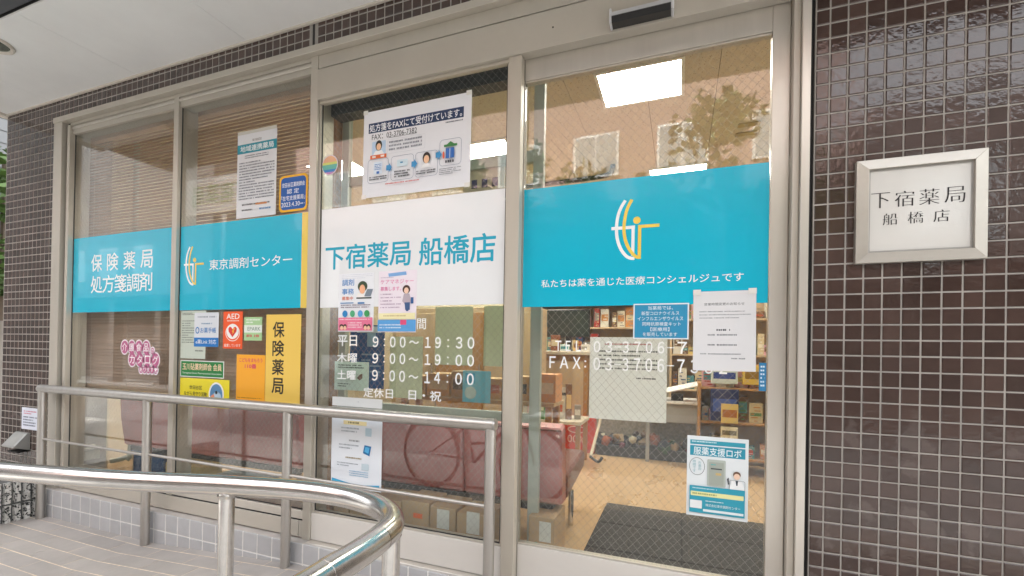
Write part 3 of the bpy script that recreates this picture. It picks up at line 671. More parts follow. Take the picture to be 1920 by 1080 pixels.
# cluster below the film on the second pane
poster('paper_notice', 'pale green-backed letter behind the stickers on the second pane', 'notice', -2.716, .879, -2.510, 1.152, FY, '#c3ccbf', [('d', .06, .04, .95, .10, 2, '#4e564e', .5), ('d', .05, .2, .55, .7, 10, '#6f776f', .4), ('d', .6, .82, .92, .86, 1, '#4e564e', .7)])
poster('sticker', 'white and blue medicine notebook sticker beside the orange defibrillator sticker', 'sticker', -2.602, .948, -2.406, 1.141, PY, '#d9dde2', [('r', .0, .735, 1, 1, '#0f74c0'), ('d', .14, .10, .92, .17, 1, '#98a0ac', .7), ('t', 'お薬手帳', .26, .44, .90, .60, '#2f7fc0', .01), ('E', .06, .42, .22, .62, '#2f7fc0', .006), ('d', .3, .30, .75, .36, 1, '#7f9cb8', .7), ('t', 'e薬Link 対応', .08, .79, .92, .92, '#eaf2f8', .008)])
poster('sticker', 'orange-red defibrillator sticker with white heart disc on the second pane', 'sticker', -2.370, .940, -2.223, 1.144, PY, '#ee5a24', [('t', 'AED', .17, .06, .83, .20, '#f8f0ea', .015), ('d', .2, .235, .82, .275, 1, '#f8e0d4', .7), ('E', .13, .34, .87, .80, '#f8f0ea', .004), ('e', .18, .33, .82, .74, '#f6f2ee'),
    ('p', [(.50, .69), (.30, .54), (.28, .46), (.34, .41), (.43, .42), (.50, .48), (.57, .42), (.66, .41), (.72, .46), (.70, .54)], '#d8342c'), ('p', [(.56, .44), (.64, .46), (.55, .53), (.60, .55), (.47, .62), (.52, .56), (.47, .54)], '#f4b040'), ('t', '設置しています', .08, .87, .92, .95, '#f8f0ea', .008)])
poster('sticker', 'small green and white sticker between defibrillator sticker and yellow strip', 'sticker', -2.211, .986, -2.081, 1.112, PY, '#a9cf98', [('r', .0, .34, 1, .66, '#e2eae0'), ('d', .12, .08, .88, .3, 2, '#e8f2e4', .6), ('t', 'EPARK', .2, .42, .92, .58, '#6d8a78', .0), ('d', .15, .74, .85, .9, 1, '#c86a60', .7)])
poster('sticker', 'dark green association member sticker with pale letters on the second pane', 'sticker', -2.711, .774, -2.358, .868, PY, '#e8ece6', [('r', .015, .05, .985, .95, '#0d7a34'), ('t', '玉川砧薬剤師会 会員', .05, .17, .95, .58, '#f0cfae', .02), ('t', 'Tamagawa Kinuta Pharmaceutical Association', .05, .70, .95, .84, '#dce8dc', .006)])
poster('sticker', 'bright yellow sticker with bird emblem behind the railing on the second pane', 'sticker', -2.711, .610, -2.314, .767, PY, '#ecdc2c', [('t', '世田谷区', .20, .26, .46, .40, '#2c2c26', .014), ('t', 'ながら見守り活動', .09, .48, .56, .63, '#2c2c26', .014),
    ('e', .60, .10, .90, .95, '#f4f4f0'), ('e', .625, .16, .875, .92, '#5e8fb8'), ('e', .68, .42, .85, .93, '#b4cbdc'), ('p', [(.645, .60), (.70, .52), (.72, .62), (.65, .72)], '#e8946a'), ('e', .73, .40, .775, .52, '#20262c'), ('p', [(.82, .95), (.88, .70), (.90, .80), (.88, .92)], '#2c4a7c')])
poster('sticker', 'orange child-safety sticker with pink heading beside the yellow strip', 'sticker', -2.262, .664, -2.053, .910, PY, '#f6ab28', [('t', 'こどもをまもろう', .10, .075, .90, .16, '#d8346a', .02), ('t', '110番', .30, .20, .70, .30, '#d8346a', .02), ('d', .05, .935, .9, .965, 1, '#9a6a20', .6)])
poster('sticker', 'tall yellow strip with four bold black characters at the post', 'sticker', -2.050, .652, -1.812, 1.124, PY-.0004, '#efc95e', [('T', '保険薬局', .20, .07, .53, .90, '#1a1712', .02)])
bt = bx('tape', -2.285, -2.003, PY-.002, PY-.0015, 2.104, 2.122, mat('tape', (.6, .58, .52), .3), None, 0); tag(bt, 'strip of clear tape holding the teal-headed notice', 'tape')
# recruiting posters on the white film
poster('poster', 'recruiting poster with laptop drawing and pink foot on the white film', 'poster', -1.577, 1.035, -1.368, 1.318, PY-.0006, '#eceef2', [
    ('d', .08, .02, .95, .11, 3, '#c4c8d4', .25), ('t', '調剤', .10, .10, .44, .21, '#3a86c8', .012), ('t', '事務', .10, .26, .44, .36, '#3a86c8', .012), ('t', '募集中', .10, .395, .42, .46, '#e07858', .008),
    ('e', .55, .14, .82, .32, '#3a4a34'), ('e', .60, .20, .76, .36, '#f2b48c'), ('p', [(.52, .42), (.56, .34), (.72, .36), (.78, .42)], '#f4f0ec'), ('p', [(.74, .40), (.82, .28), (.98, .28), (.92, .40)], '#7d8a96'), ('r', .52, .415, .94, .44, '#48504e'),
    ('R', .06, .50, .44, .515, '#2c7cb8', .001), ('R', .56, .50, .75, .525, '#2c7cb8', .001), ('d', .08, .535, .92, .61, 2, '#8a7a88', .5),
    ('e', .13, .635, .28, .75, '#2a86c4'), ('e', .35, .635, .49, .75, '#52ac7c'), ('e', .57, .635, .71, .75, '#58a2d8'), ('e', .75, .635, .90, .75, '#3c9c58'),
    ('r', .02, .76, .98, .98, '#e87898'), ('d', .06, .78, .94, .81, 1, '#f8dce4', .6), ('d', .30, .84, .70, .95, 3, '#f8dce4', .5), ('e', .06, .87, .18, .95, '#3c2420'), ('e', .17, .87, .27, .95, '#3c2420'), ('e', .08, .90, .17, .97, '#f4c8a8'), ('e', .18, .90, .26, .97, '#f4c8a8'), ('e', .74, .87, .85, .95, '#3c2420'), ('e', .84, .87, .95, .95, '#3c2420'), ('e', .76, .90, .84, .97, '#f4c8a8'), ('e', .85, .90, .93, .97, '#f4c8a8')])
poster('poster', 'recruiting poster with standing woman drawing and blue foot on the white film', 'poster', -1.341, 1.033, -1.133, 1.320, PY-.0006, '#f0e6ee', [
    ('p', [(.25, .04), (.72, .02), (.74, .075), (.27, .095)], '#7eaee0'), ('t', 'ケアマネジャー', .05, .14, .92, .215, '#e070a8', .006), ('t', '募集します。', .05, .255, .60, .325, '#e070a8', .006), ('d', .05, .10, .5, .12, 1, '#b8a8c0', .6),
    ('d', .06, .37, .60, .64, 5, '#b8a0b8', .35), ('e', .64, .24, .84, .38, '#4a2c24'), ('e', .68, .28, .80, .38, '#f4d0b8'), ('p', [(.64, .50), (.68, .38), (.82, .38), (.88, .52), (.72, .56)], '#b8aab4'), ('p', [(.70, .52), (.84, .52), (.84, .64), (.72, .64)], '#3c5a88'), ('p', [(.74, .62), (.82, .62), (.80, .66), (.74, .66)], '#3c5a88'), ('r', .86, .44, .93, .54, '#2c5a94'),
    ('r', .02, .69, .98, .79, '#f2eab8'), ('d', .15, .72, .9, .76, 1, '#c8b888', .6), ('r', .0, .80, 1, .985, '#5aa2dc'), ('d', .05, .87, .62, .96, 2, '#dceaf6', .45), ('R', .60, .80, .76, .88, '#e0507c', .003)])
lp = poster('poster', 'tall white information poster with small device pictures low on the sidelight', 'poster', -1.604, .280, -1.307, .668, PY, '#e4e9ef', [
    ('d', .3, .06, .7, .12, 2, '#6f9cc8', .5), ('r', .24, .165, .70, .215, '#f0e0a8'), ('d', .34, .175, .62, .205, 1, '#7a7050', .8), ('d', .2, .25, .55, .33, 2, '#9aa2ac', .4), ('R', .68, .24, .80, .34, '#b8d0dc', .003), ('d', .36, .40, .62, .43, 1, '#8a8e94', .7),
    ('d', .16, .46, .55, .54, 2, '#9aa2ac', .4), ('p', [(.64, .55), (.67, .45), (.80, .46), (.77, .58)], '#1f6fa8'), ('p', [(.67, .53), (.69, .47), (.77, .475), (.75, .55)], '#54b0e0'), ('d', .3, .615, .7, .64, 1, '#a08c60', .7), ('d', .13, .69, .55, .75, 2, '#9aa2ac', .4), ('R', .62, .68, .76, .76, '#c4d4dc', .003), ('d', .38, .78, .75, .86, 3, '#88b4d0', .4),
    ('p', [(.03, .90), (.28, .93), (.55, .955), (.97, .92), (.97, .965), (.03, .965)], '#3aa4d0')])
poster('paper_strip', 'plain white paper strip above the tall information poster on the sidelight', 'paper', -1.604, .672, -1.309, .716, PY, '#e2e5e4', [('d', .5, .4, .6, .5, 1, '#a0a8b0', .6)])
# inside the sidelight glass
IY = GY+.012
poster('paper_notice', 'pale green-tinted notice with brown blot behind the hours lettering', 'notice', -1.606, .749, -1.400, .889, IY, '#dbe8e0', [('d', .1, .1, .85, .26, 2, '#33403c', .6), ('d', .1, .76, .5, .92, 2, '#44504c', .5), ('p', [(.66, .56), (.74, .44), (.82, .40), (.82, .56), (.74, .64)], '#6a4a3c')])
# posters on the sliding door
PD = FD-.0008
poster('poster', 'blue notice with six lines of white text on the sliding door', 'poster', -.173, 1.011, .028, 1.147, PD, '#dfe6ea', [('r', .025, .035, .975, .965, '#2d8fb8'), ('t', '当薬局では、', .27, .07, .72, .18, '#e4eef4', .006), ('t', '新型コロナウイルス', .15, .22, .83, .33, '#e4eef4', .006), ('t', 'インフルエンザウイルス', .08, .37, .90, .48, '#e4eef4', .006), ('t', '同時抗原検査キット', .17, .52, .86, .63, '#e4eef4', .006), ('t', '【医療用】', .32, .67, .66, .78, '#e4eef4', .006), ('t', 'を販売しています', .18, .81, .80, .92, '#e4eef4', .006)])
poster('poster', 'plain white notice of changed opening hours taped over the door film', 'poster', .044, .897, .251, 1.188, PD-.0006, '#dcdcdd', [('t', '営業時間変更のお知らせ', .18, .145, .82, .18, '#55585c'), ('d', .1, .25, .92, .37, 3, '#9a9da2', .3), ('d', .38, .475, .62, .505, 1, '#6a6d72', .8), ('d', .24, .54, .76, .565, 1, '#8a8d92', .7), ('d', .24, .665, .76, .69, 1, '#8a8d92', .7), ('d', .12, .78, .85, .81, 1, '#a0a3a8', .5), ('d', .62, .835, .86, .855, 1, '#8a8d92', .7)], tilt=-.3, lean=.9, tape=1)
poster('poster', 'teal and white robot advertisement low on the sliding door', 'poster', .029, .361, .233, .655, PD, '#e2e8ea', [
    ('r', .05, .05, .95, .105, '#2f9ab0'), ('r', .05, .12, .95, .245, '#2492ac'), ('t', '服薬支援ロボ', .11, .135, .89, .235, '#e8f2f4', .012), ('d', .08, .06, .9, .09, 1, '#c8e4ec', .6),
    ('E', .04, .27, .30, .49, '#4a4e54', .0014), ('T', '時間です', .10, .30, .15, .46, '#7cb0b8', 0), ('T', 'お薬の', .19, .31, .24, .43, '#7cb0b8', 0), ('R', .34, .28, .64, .61, '#b4bcb4', .004), ('R', .37, .31, .61, .60, '#a3aaa0', .003), ('r', .40, .385, .58, .40, '#40484c'), ('r', .48, .44, .57, .47, '#c8b078'), ('d', .40, .335, .56, .355, 1, '#50b0b0', .6),
    ('e', .76, .40, .88, .48, '#6a4c3c'), ('e', .77, .425, .87, .50, '#f0d0b8'), ('p', [(.70, .62), (.74, .51), (.90, .51), (.95, .62)], '#f0f2f2'), ('o', .70, .51, .95, .63, '#3a4044', .006, .0009), ('p', [(.80, .51), (.84, .51), (.83, .57), (.81, .57)], '#3a4450'), ('p', [(.66, .50), (.69, .48), (.70, .56), (.68, .57)], '#50565c'),
    ('r', .05, .62, .95, .955, '#2d9cb4'), ('R', .07, .69, .93, .745, '#e6e4a4', .002), ('d', .10, .705, .9, .735, 1, '#9aa470', .7), ('d', .1, .64, .9, .67, 1, '#bfe0e6', .5), ('R', .06, .80, .26, .90, '#e8eaea', .002), ('t', '株式会社東京調剤センター', .32, .83, .88, .865, '#e4f0f2', .004), ('d', .32, .79, .9, .81, 1, '#cfe8ec', .7), ('R', .28, .90, .93, .93, '#dfeaec', .001)])
poster('paper_notice', 'translucent white notice inside the door glass behind the numbers', 'notice', -.344, .690, -.047, 1.018, DY+.02, '#f5f5f3', [('d', .12, .16, .88, .42, 5, '#4a5250', .38), ('d', .62, .48, .88, .505, 1, '#3c4442', .7), ('d', .2, .075, .85, .11, 1, '#c87878', .5)])
poster('sticker', 'narrow blue edge sticker at the right side of the door glass', 'sticker', .262, .83, .285, .93, PD, '#2e7fb0', [('d', .2, .1, .8, .9, 6, '#d0e4f0', .5)])

# ================================================================== INTERIOR
CZ_ = 2.55; BY = 3.4
struct('interior_floor', MB().box(-4.4, 1.9, .101, BY, -.10, -.001), WOODF)
ceil = struct('interior_ceiling', MB().box(-4.4, 1.9, .18, BY, CZ_+.006, CZ_+.15), DARK)
LIGHTS = [(-.47, -.02, .82, 1.17), (-.27, .18, 2.32, 2.68), (-1.72, -1.27, 1.38, 1.75), (-3.1, -2.65, 1.3, 1.66), (-1.75, -1.3, 2.6, 2.96), (-3.1, -2.65, 2.5, 2.86), (.85, 1.3, 1.4, 1.76)]
xj = [-4.4, -3.62, -3.17, -2.72, -2.27, -1.82, -1.37, -.92, -.67, -.215, .18, .63, 1.08, 1.53, 1.9]
for a, b in zip(xj, xj[1:]):
    yy = .18+(0 if int(a*10) % 2 else .4); ys = [.18]
    while yy < BY-.05:
        if yy > .2: ys.append(yy)
        yy += .91
    ys.append(BY)
    for c, d in zip(ys, ys[1:]): obj('ceiling_panel', MB().box(a+.0015, b-.0015, c+.0015, d-.0015, CZ_, CZ_+.006), CEIL, ceil)
for k, (a, b, c, d) in enumerate(LIGHTS):
    lab = ['lit ceiling panel nearest the sliding door', 'lit ceiling panel deeper in the room behind the sliding door', 'lit ceiling panel seen beside the large poster in the sidelight', 'lit ceiling panel above the left blinds', 'lit ceiling panel at the back behind the sidelight', 'lit ceiling panel at the back left behind the blinds', 'lit ceiling panel at the right behind the tiled wall'][k]
    t = thing('ceiling_light', lab, 'ceiling light', ((a+b)/2, (c+d)/2, CZ_), 'lit ceiling panels')
    w, h = (b-a)/2, (d-c)/2
    mb = MB(); 
    for x0, x1 in ((-w, -.0015), (.0015, w)): obj('diffuser', MB().box(x0, x1, -h, h, -.008, -.001), LAMP, t)
    fm = MB().box(-w-.02, w+.02, -h-.02, -h-.001, -.011, -.0005).box(-w-.02, w+.02, h+.001, h+.02, -.011, -.0005).box(-w-.02, -w-.001, -h-.001, h+.001, -.011, -.0005).box(w+.001, w+.02, -h-.001, h+.001, -.011, -.0005)
    obj('frame', fm, WHITE, t)
struct('interior_wall_back', MB().box(-4.4, 1.9, BY, BY+.1, -.1, 2.7), CREAM)
struct('interior_wall_left', MB().box(-4.45, -4.27, .101, BY, -.1, 2.7), CREAM)
struct('interior_wall_right', MB().box(1.9, 2.0, .101, BY, -.1, 2.7), CREAM)
struct('interior_wall_front', MB().box(.408, 1.9, .301, .34, -.1, 2.7), CREAM)
struct('lintel_soffit', MB().box(-4.27, .408, .101, .18, 2.42, 2.7), CREAM)
struct('building_mass', MB().box(-4.58, 2.5, -.53, 4.2, 2.905, 3.7), mat('upper_wall', (.35, .32, .30), .8))
struct('interior_column', MB().box(-4.265, -4.02, .12, .36, 0, 2.54), mat('pale_plaster', (.62, .56, .42), .8, noise=(40, .08)))
# ceiling curtain track
ct = tag(obj('curtain_track', MB().tube(arc_pts([(-1.5, 2.34, 2.535), (-1.15, 2.33, 2.535), (-.8, 2.32, 2.535), (-.62, 2.28, 2.535), (-.57, 2.15, 2.535), (-.56, 2.10, 2.535)], 6), .022, 10).mesh('curtain_track', True), BLK), 'black curved curtain track on the ceiling behind the door', 'track')
ac = thing('air_grille', 'pair of beige slotted grilles on the ceiling behind the door', 'vent', (.42, 1.75, CZ_))
for k in range(2): obj('grille', MB().box(-.07, .07, -.06+k*.14, -.01+k*.14, -.008, -.001), mat('grille_beige', (.45, .36, .2), .6), ac)

# venetian blinds
slat_me = {}
def blind(label, x0, x1, z0, z1, y):
    t = thing('venetian_blind', label, 'blind', ((x0+x1)/2, y, z0)); w = (x1-x0)/2
    mb = MB(); n = 6; Wd = .0125
    mb.v = []; 
    for sx in (-w, w):
        for i in range(n+1):
            a = -1+2*i/n; mb.v.append((sx, a*Wd, .0022*(1-a*a)))
    mb.f = [(i, i+1, n+2+i, n+1+i) for i in range(n)]
    me = mb.mesh('slat', True); me.materials.append(SLAT)
    k = 0; z = z0+.03
    while z < z1-.04:
        o = bpy.data.objects.new('slat', me); COL.objects.link(o); o.parent = t; o.location = (0, 0, z-z0)
        o.rotation_euler = (R(58+random.gauss(0, 2.5)), R(random.gauss(0, .06)), 0); z += .0205
    obj('bottom_bar', MB().box(-w, w, -.011, .011, .0, .018).mesh('bar', bevel=.003), SLAT, t)
    obj('head_box', MB().box(-w, w, -.018, .018, z1-z0-.03, z1-z0).mesh('box', bevel=.002), SLAT, t)
    for u in (-.72, 0, .72): obj('ladder_cord', MB().tube([(u*w, -.014, .01), (u*w, -.014, z1-z0-.02)], .0011, 5), mat('cord', (.55, .45, .35), .8), t)
    return t
blind('brown venetian blind behind the leftmost pane', -3.90, -2.84, .655, 2.36, .125)
blind('brown venetian blind behind the second pane with the stickers', -2.79, -1.80, .640, 2.36, .125)
tag(bx('side_curtain', -1.80, -1.765, .19, .235, .03, 2.3, mat('brown_curtain', (.36, .20, .11), .7, noise=(30, .3)), None), 'narrow rolled brown wooden screen behind the left edge of the sidelight', 'screen')

# pocket screen behind the sidelight
ps = thing('pocket_screen', 'inner aluminium glazed safety screen behind the sidelight', 'screen', (-1.2, .25, 0))
GA = mat('greenish_aluminium', (.42, .44, .38), .6)
bx('post', -1.765, -1.72, .235, .265, 0, 2.5, GA, ps); bx('post', -.655, -.605, .235, .265, 0, 2.5, GA, ps)
bx('rail', -1.7195, -.6555, .238, .262, 1.84, 1.895, GA, ps); bx('rail', -1.7195, -.6555, .238, .262, .62, .665, GA, ps); bx('rail', -1.7195, -.6555, .238, .262, .01, .05, GA, ps)
bx('pane', -1.7195, -.6555, .248, .253, .6655, 1.8395, CGLASS, ps, 0); bx('pane', -1.7195, -.6555, .248, .253, 1.8955, 2.5, CGLASS, ps, 0)
# papers on that screen
SY = .245
def sheet(name, label, x0, z0, x1, z1, y, base, cmds=(), **k): return poster(name, label, k.pop('cat', 'paper'), x0, z0, x1, z1, y, base, list(cmds), **k)
sheet('poster', 'dark blue poster with pale drawing behind the hours lettering', -1.695, .74, -1.47, 1.08, SY, '#1a5c96', [('r', .5, .12, .75, .34, '#8fb4cc'), ('r', .2, .02, .9, .12, '#c8d8dc'), ('d', .35, .45, .9, .9, 5, '#7fa8c8', .3)], cat='poster')
sheet('paper_sheet', 'grey-green paper back in the middle of the inner screen', -1.435, .70, -1.235, 1.02, SY, '#d6dac6')
sheet('paper_sheet', 'grey-green paper back high on the inner screen beside the post', -1.165, .88, -.955, 1.17, SY, '#d4d9c4')
sheet('paper_sheet', 'grey-green paper back at the right end of the inner screen', -.895, .88, -.70, 1.17, SY, '#ced4be')
sheet('poster', 'light blue face-mask leaflet on the inner screen under the papers', -1.005, .70, -.855, .855, SY, '#8fc4d0', [('e', .08, .5, .5, .9, '#b4c0b4'), ('r', .1, .08, .45, .4, '#4a9cb8')], cat='leaflet')
sheet('poster', 'leaflet with purple and red squares above the inner screen rail', -1.02, 1.60, -.80, 1.84, SY, '#c4bcae', [('r', .2+.25*i, .2, .34+.25*i, .38, '#3c3468') for i in range(3)]+[('r', .2+.25*i, .5, .34+.25*i, .64, '#a8484c') for i in range(3)], cat='leaflet')
# benches
def bench(label, x0, x1):
    t = thing('waiting_bench', label, 'bench', ((x0+x1)/2, .5, 0), 'maroon waiting benches'); w = (x1-x0)/2
    for k in range(3):
        a_ = -w+2*w/3*k+.0015; b_ = -w+2*w/3*(k+1)-.0015
        obj('back_cushion', MB().prism([(a_, -.20, .235), (a_, -.228, .42), (a_, -.235, .60), (a_, -.15, .615), (a_, -.115, .235)], (b_-a_, 0, 0)).mesh('backrest', bevel=.010), MAROON, t)
    obj('piping', MB().tube([(-w, -.2375, .592), (w, -.2375, .592)], .004, 6), MAROON2, t)
    obj('seat', MB().prism([(-w, -.11, .235), (-w, -.11, .36), (-w, .30, .40), (-w, .32, .37), (-w, .30, .30)], (2*w, 0, 0)).mesh('seat', bevel=.012), MAROON2, t)
    obj('base_rail', MB().box(-w+.05, w-.05, -.19, .2, .195, .234).mesh('rail', bevel=.004), BLK, t)
    for sx in (-w+.06, w-.05):
        for sy in (-.16, .20): obj('leg', MB().tube([(sx, sy, 0), (sx, sy, .195)], .016, 12).mesh('leg', True), CHROME, t)
bench('maroon vinyl bench seen behind the two left panes', -3.72, -2.08)
bench('maroon vinyl bench behind the sidelight with its end in the doorway', -2.03, -.505)
# cardboard boxes along the sidelight
xsb = [-1.68, -1.575, -1.49, -1.385, -1.262, -1.105, -.963, -.795]
labs = ['first', 'second', 'third', 'fourth', 'fifth', 'sixth', 'seventh']
for i in range(7):
    a, b = xsb[i]+.003, xsb[i+1]-.003; h = [.20, .215, .205, .21, .222, .215, .205][i]
    t = thing('cardboard_box', f'{labs[i]} cardboard box from the left under the bench behind the sidelight', 'box', ((a+b)/2, .21, 0), 'boxes under the bench'); w = (b-a)/2
    obj('carton', MB().box(-w, w, -.09, .09, 0, h).mesh('carton', bevel=.003), CARD, t); obj('tape', MB().box(-w-.0004, w+.0004, -.0906, .0906, h*.47, h*.50), mat('brown_tape', (.40, .27, .15), .5), t)
    rn = random.Random(i)
    if i >= 4:
        if i == 4: obj('orange_tag', MB().box(-.01, .04, -.0912, -.0908, .145, .168), ink('#f07038'), t)
        else: obj('paper_label', MB().box(-.03, .035, -.0914, -.0908, .115, .215 if i != 5 else .205), ink('#dcdcd6'), t)
    mb = MB()
    for q in range(9): u = rn.uniform(-.6, .6)*w; z = rn.uniform(.03, .09); mb.box(u, u+.014, -.0912, -.0908, z, z+.010)
    obj('printed_marks', mb, ink('#6a5a48'), t)
bxs = thing('cardboard_box', 'cardboard box with white label standing just inside the door by the bench leg', 'box', (-.575, .30, 0))
obj('carton', MB().box(-.06, .06, -.10, .10, 0, .21).mesh('carton', bevel=.003), CARD, bxs); obj('paper_label', MB().box(-.01, .045, -.1012, -.1005, .10, .19), ink('#e0e0da'), bxs); obj('green_dot', MB().poly(ell(-.035, .072, -.012, .095, -.1012)), ink('#2ca48c'), bxs)
yb = thing('cardboard_box', 'yellowish cardboard box with dark print behind the second pane', 'box', (-2.88, .22, 0))
obj('carton', MB().box(-.17, .15, -.06, .08, 0, .21).mesh('carton', bevel=.003), mat('yellow_card', (.55, .42, .2), .7, noise=(8, .08)), yb)
mb = MB()
for q in range(6): mb.box(-.02+q*.025, .0+q*.025, -.0612, -.0604, .125, .150)
obj('printed_marks', mb, ink('#3c3c50'), yb)
tb = thing('parcel', 'teal-grey net-wrapped parcel beside the yellowish box', 'parcel', (-2.45, .24, 0)); obj('parcel_body', MB().box(-.22, .2, -.07, .09, 0, .17).mesh('p', bevel=.02), mat('teal_grey', (.16, .22, .24), .6, noise=(30, .3)), tb)
bb = thing('storage_box', 'blue storage box under the bench behind the leftmost pane', 'box', (-3.55, .42, 0)); obj('body', MB().box(-.10, .22, -.1, .1, 0, .19).mesh('b', bevel=.006), mat('blue_plastic', (.03, .10, .24), .4), bb); obj('lid', MB().box(-.11, .23, -.11, .11, .1905, .205).mesh('b', bevel=.004), mat('blue_plastic'), bb)
# white basket and pipe, far left
bk = thing('plastic_basket', 'white perforated plastic basket on the floor at the far left pane', 'basket', (-3.98, .19, .135))
for k in range(7): obj('slat', MB().box(-.10+k*.03, -.085+k*.03, -.05, -.044, .0, .07).mesh('s', bevel=.002), PLAS, bk)
obj('rim', MB().box(-.11, .11, -.055, .055, .0705, .085).mesh('r', bevel=.003), PLAS, bk); obj('inner_box', MB().box(-.1, .1, -.04, .05, 0, .07), mat('basket_inner', (.45, .45, .38), .6), bk); obj('handle', MB().box(-.02, .09, -.02, .03, .086, .10).mesh('h', bevel=.003), PLAS, bk)
tag(obj('pipe', MB().tube(arc_pts([(-3.93, .46, 2.5), (-3.93, .46, 1.0), (-3.93, .46, .16), (-3.95, .44, .09), (-4.05, .40, .06)], 4), .018, 12).mesh('pipe', True), mat('pale_green_pvc', (.50, .56, .48), .4)), 'pale vertical pipe bending at the floor behind the leftmost pane', 'pipe')
# door mat
dm = thing('door_mat', 'dark grey ribbed entrance mat of square panels inside the sliding door', 'mat', (0, .7, 0))
xe = [-.42, .02, .46, .90]; ye = [.13, .44, .78, 1.12]
for i in range(3):
    for j in range(3): obj('mat_panel', MB().box(xe[i]+.004, xe[i+1]-.004, ye[j]-.7+.004, ye[j+1]-.7-.004, 0, .012).mesh('m', bevel=.003), MATBLK, dm)
obj('mat_base', MB().box(-.42, .90, -.57, .42, -.0005, .006), mat('mat_joint', (.012, .012, .012), .9), dm)
# umbrella / cane leaning on the bench end
cn = thing('walking_cane', 'pale walking cane leaning against the end of the bench in the doorway', 'cane', (-.45, .8, 0))
obj('shaft', MB().tube([(-.14, 1.15, .46), (-.02, .01, .36)], .010, 8).mesh('s', True), mat('cane_wood', (.50, .42, .30), .5), cn); obj('handle', MB().tube(arc_pts([(-.02, .01, .36), (.03, -.03, .345), (.05, -.02, .37)], 4), .008, 8).mesh('h', True), BLK, cn)
# reception counter and back zone
rc = thing('reception_counter', 'wooden reception counter at the back of the pharmacy', 'counter', (-1.9, 2.9, 0))
obj('body', MB().box(-1.2, 1.05, -.25, .25, 0, .92).mesh('b', bevel=.004), WOODB, rc); obj('worktop', MB().box(-1.25, 1.1, -.32, .28, .9205, .96).mesh('w', bevel=.006), mat('cream_top', (.66, .58, .45), .35), rc)
for k in range(4): obj('front_panel', MB().box(-1.15+k*.55, -.64+k*.55, -.262, -.2505, .08, .86).mesh('p', bevel=.003), WOODL, rc)
mo = thing('monitor', 'black monitor standing on the reception counter', 'monitor', (-1.07, 2.74, .96))
obj('screen', MB().box(-.22, .22, -.02, .02, .14, .42).mesh('s', bevel=.004), BLK, mo); obj('stand', MB().box(-.03, .03, -.01, .03, .01, .14), BLK, mo); obj('foot', MB().box(-.11, .11, -.07, .08, 0, .012).mesh('f', bevel=.003), BLK, mo); obj('panel', MB().box(-.205, .205, -.0215, -.0205, .155, .405), mat('screen_dark', (.03, .04, .035), .08), mo)
# back wall shelving with boxes
COLS = {'red': '#a8382e', 'orange': '#c48448', 'yellow': '#cfb868', 'green': '#5f8458', 'blue': '#34517c', 'white': '#d8d4c8', 'pink': '#cf9aa0', 'cream': '#cfbd98', 'teal': '#4c8488', 'brown': '#71533a', 'ivory': '#e0d8c4', 'grey': '#8c8880'}
def shelf_unit(label, xc, y, w, depth, levels, top, m, seed, short, scale=1.):
    t = thing('display_shelf', label, 'shelf', (xc, y, 0))
    for sx in (-w/2, w/2-.02): obj('upright', MB().box(sx, sx+.02, -depth/2, depth/2, 0, top).mesh('u', bevel=.002), m, t)
    obj('back_panel', MB().box(-w/2+.0205, w/2-.0205, depth/2-.012, depth/2, .02, top), WOODL, t)
    for lv in levels: obj('shelf_board', MB().box(-w/2+.0205, w/2-.0205, -depth/2, depth/2-.0125, lv-.018, lv).mesh('b', bevel=.002), m, t)
    rn = random.Random(seed); seen = {}
    for li, lv in enumerate(levels):
        x = -w/2+.03; nx = levels[li+1]-.03 if li+1 < len(levels) else lv+.26
        i = 0
        while x < w/2-.06:
            bw_ = rn.uniform(.04, .10)*scale; bh = min(rn.uniform(.07, .22)*scale, nx-lv-.02)
            if x+bw_ > w/2-.025: break
            cn_ = rn.choice(list(COLS)); i += 1
            ordn = ([*'x'] and ['first', 'second', 'third', 'fourth', 'fifth', 'sixth', 'seventh', 'eighth', 'ninth', 'tenth', 'eleventh', 'twelfth', 'thirteenth', 'fourteenth', 'fifteenth', 'sixteenth', 'seventeenth', 'eighteenth', 'nineteenth', 'twentieth', 'twenty-first', 'twenty-second', 'twenty-third', 'twenty-fourth', 'twenty-fifth', 'twenty-sixth', 'twenty-seventh', 'twenty-eighth', 'twenty-ninth', 'thirtieth'])[min(i-1, 29)]
            lvn = ['lowest', 'second', 'third', 'fourth', 'fifth', 'sixth'][li]
            b = thing('product_box', f'{cn_} product carton, {ordn} from left on {lvn} board of {short}', 'carton', (xc+x+bw_/2, y-depth/2+.08, lv), 'products on '+short)
            obj('carton', MB().box(-bw_/2, bw_/2, -.04, .05, 0, bh).mesh('c', bevel=.002), ink(COLS[cn_]), b)
            oc = rn.choice([c for c in COLS if c != cn_]); obj('printed_band', MB().box(-bw_*.4, bw_*.4, -.0412, -.0405, bh*.35, bh*rn.uniform(.5, .8)), ink(COLS[oc]), b)
            x += bw_+rn.choice((.003, .004, .006, .012, .04)); b.rotation_euler = (0, 0, R(rn.gauss(0, 4))); b.location.y += rn.uniform(-.01, .03)
            mb = MB()
            for q in range(5): u = rn.uniform(-.38, .05)*bw_; z = bh*(.08+.17*q); mb.box(u, min(u+bw_*rn.uniform(.2, .6), bw_*.42), -.0418, -.0413, z, z+bh*.05)
            obj('small_print', mb, ink(COLS[rn.choice(list(COLS))]), b)
            if rn.random() < .4: obj('price_tag', MB().box(-.018, .018, -.062, -.0605, -.022, -.002), ink('#e6e2d0'), b)
    return t
shelf_unit('wooden shelf of medicine cartons on the back wall behind the telephone numbers', -.95, 3.2, 1.5, .3, [.30, .62, .94, 1.22, 1.48], 1.75, WOODL, 4, 'the back wall shelf')
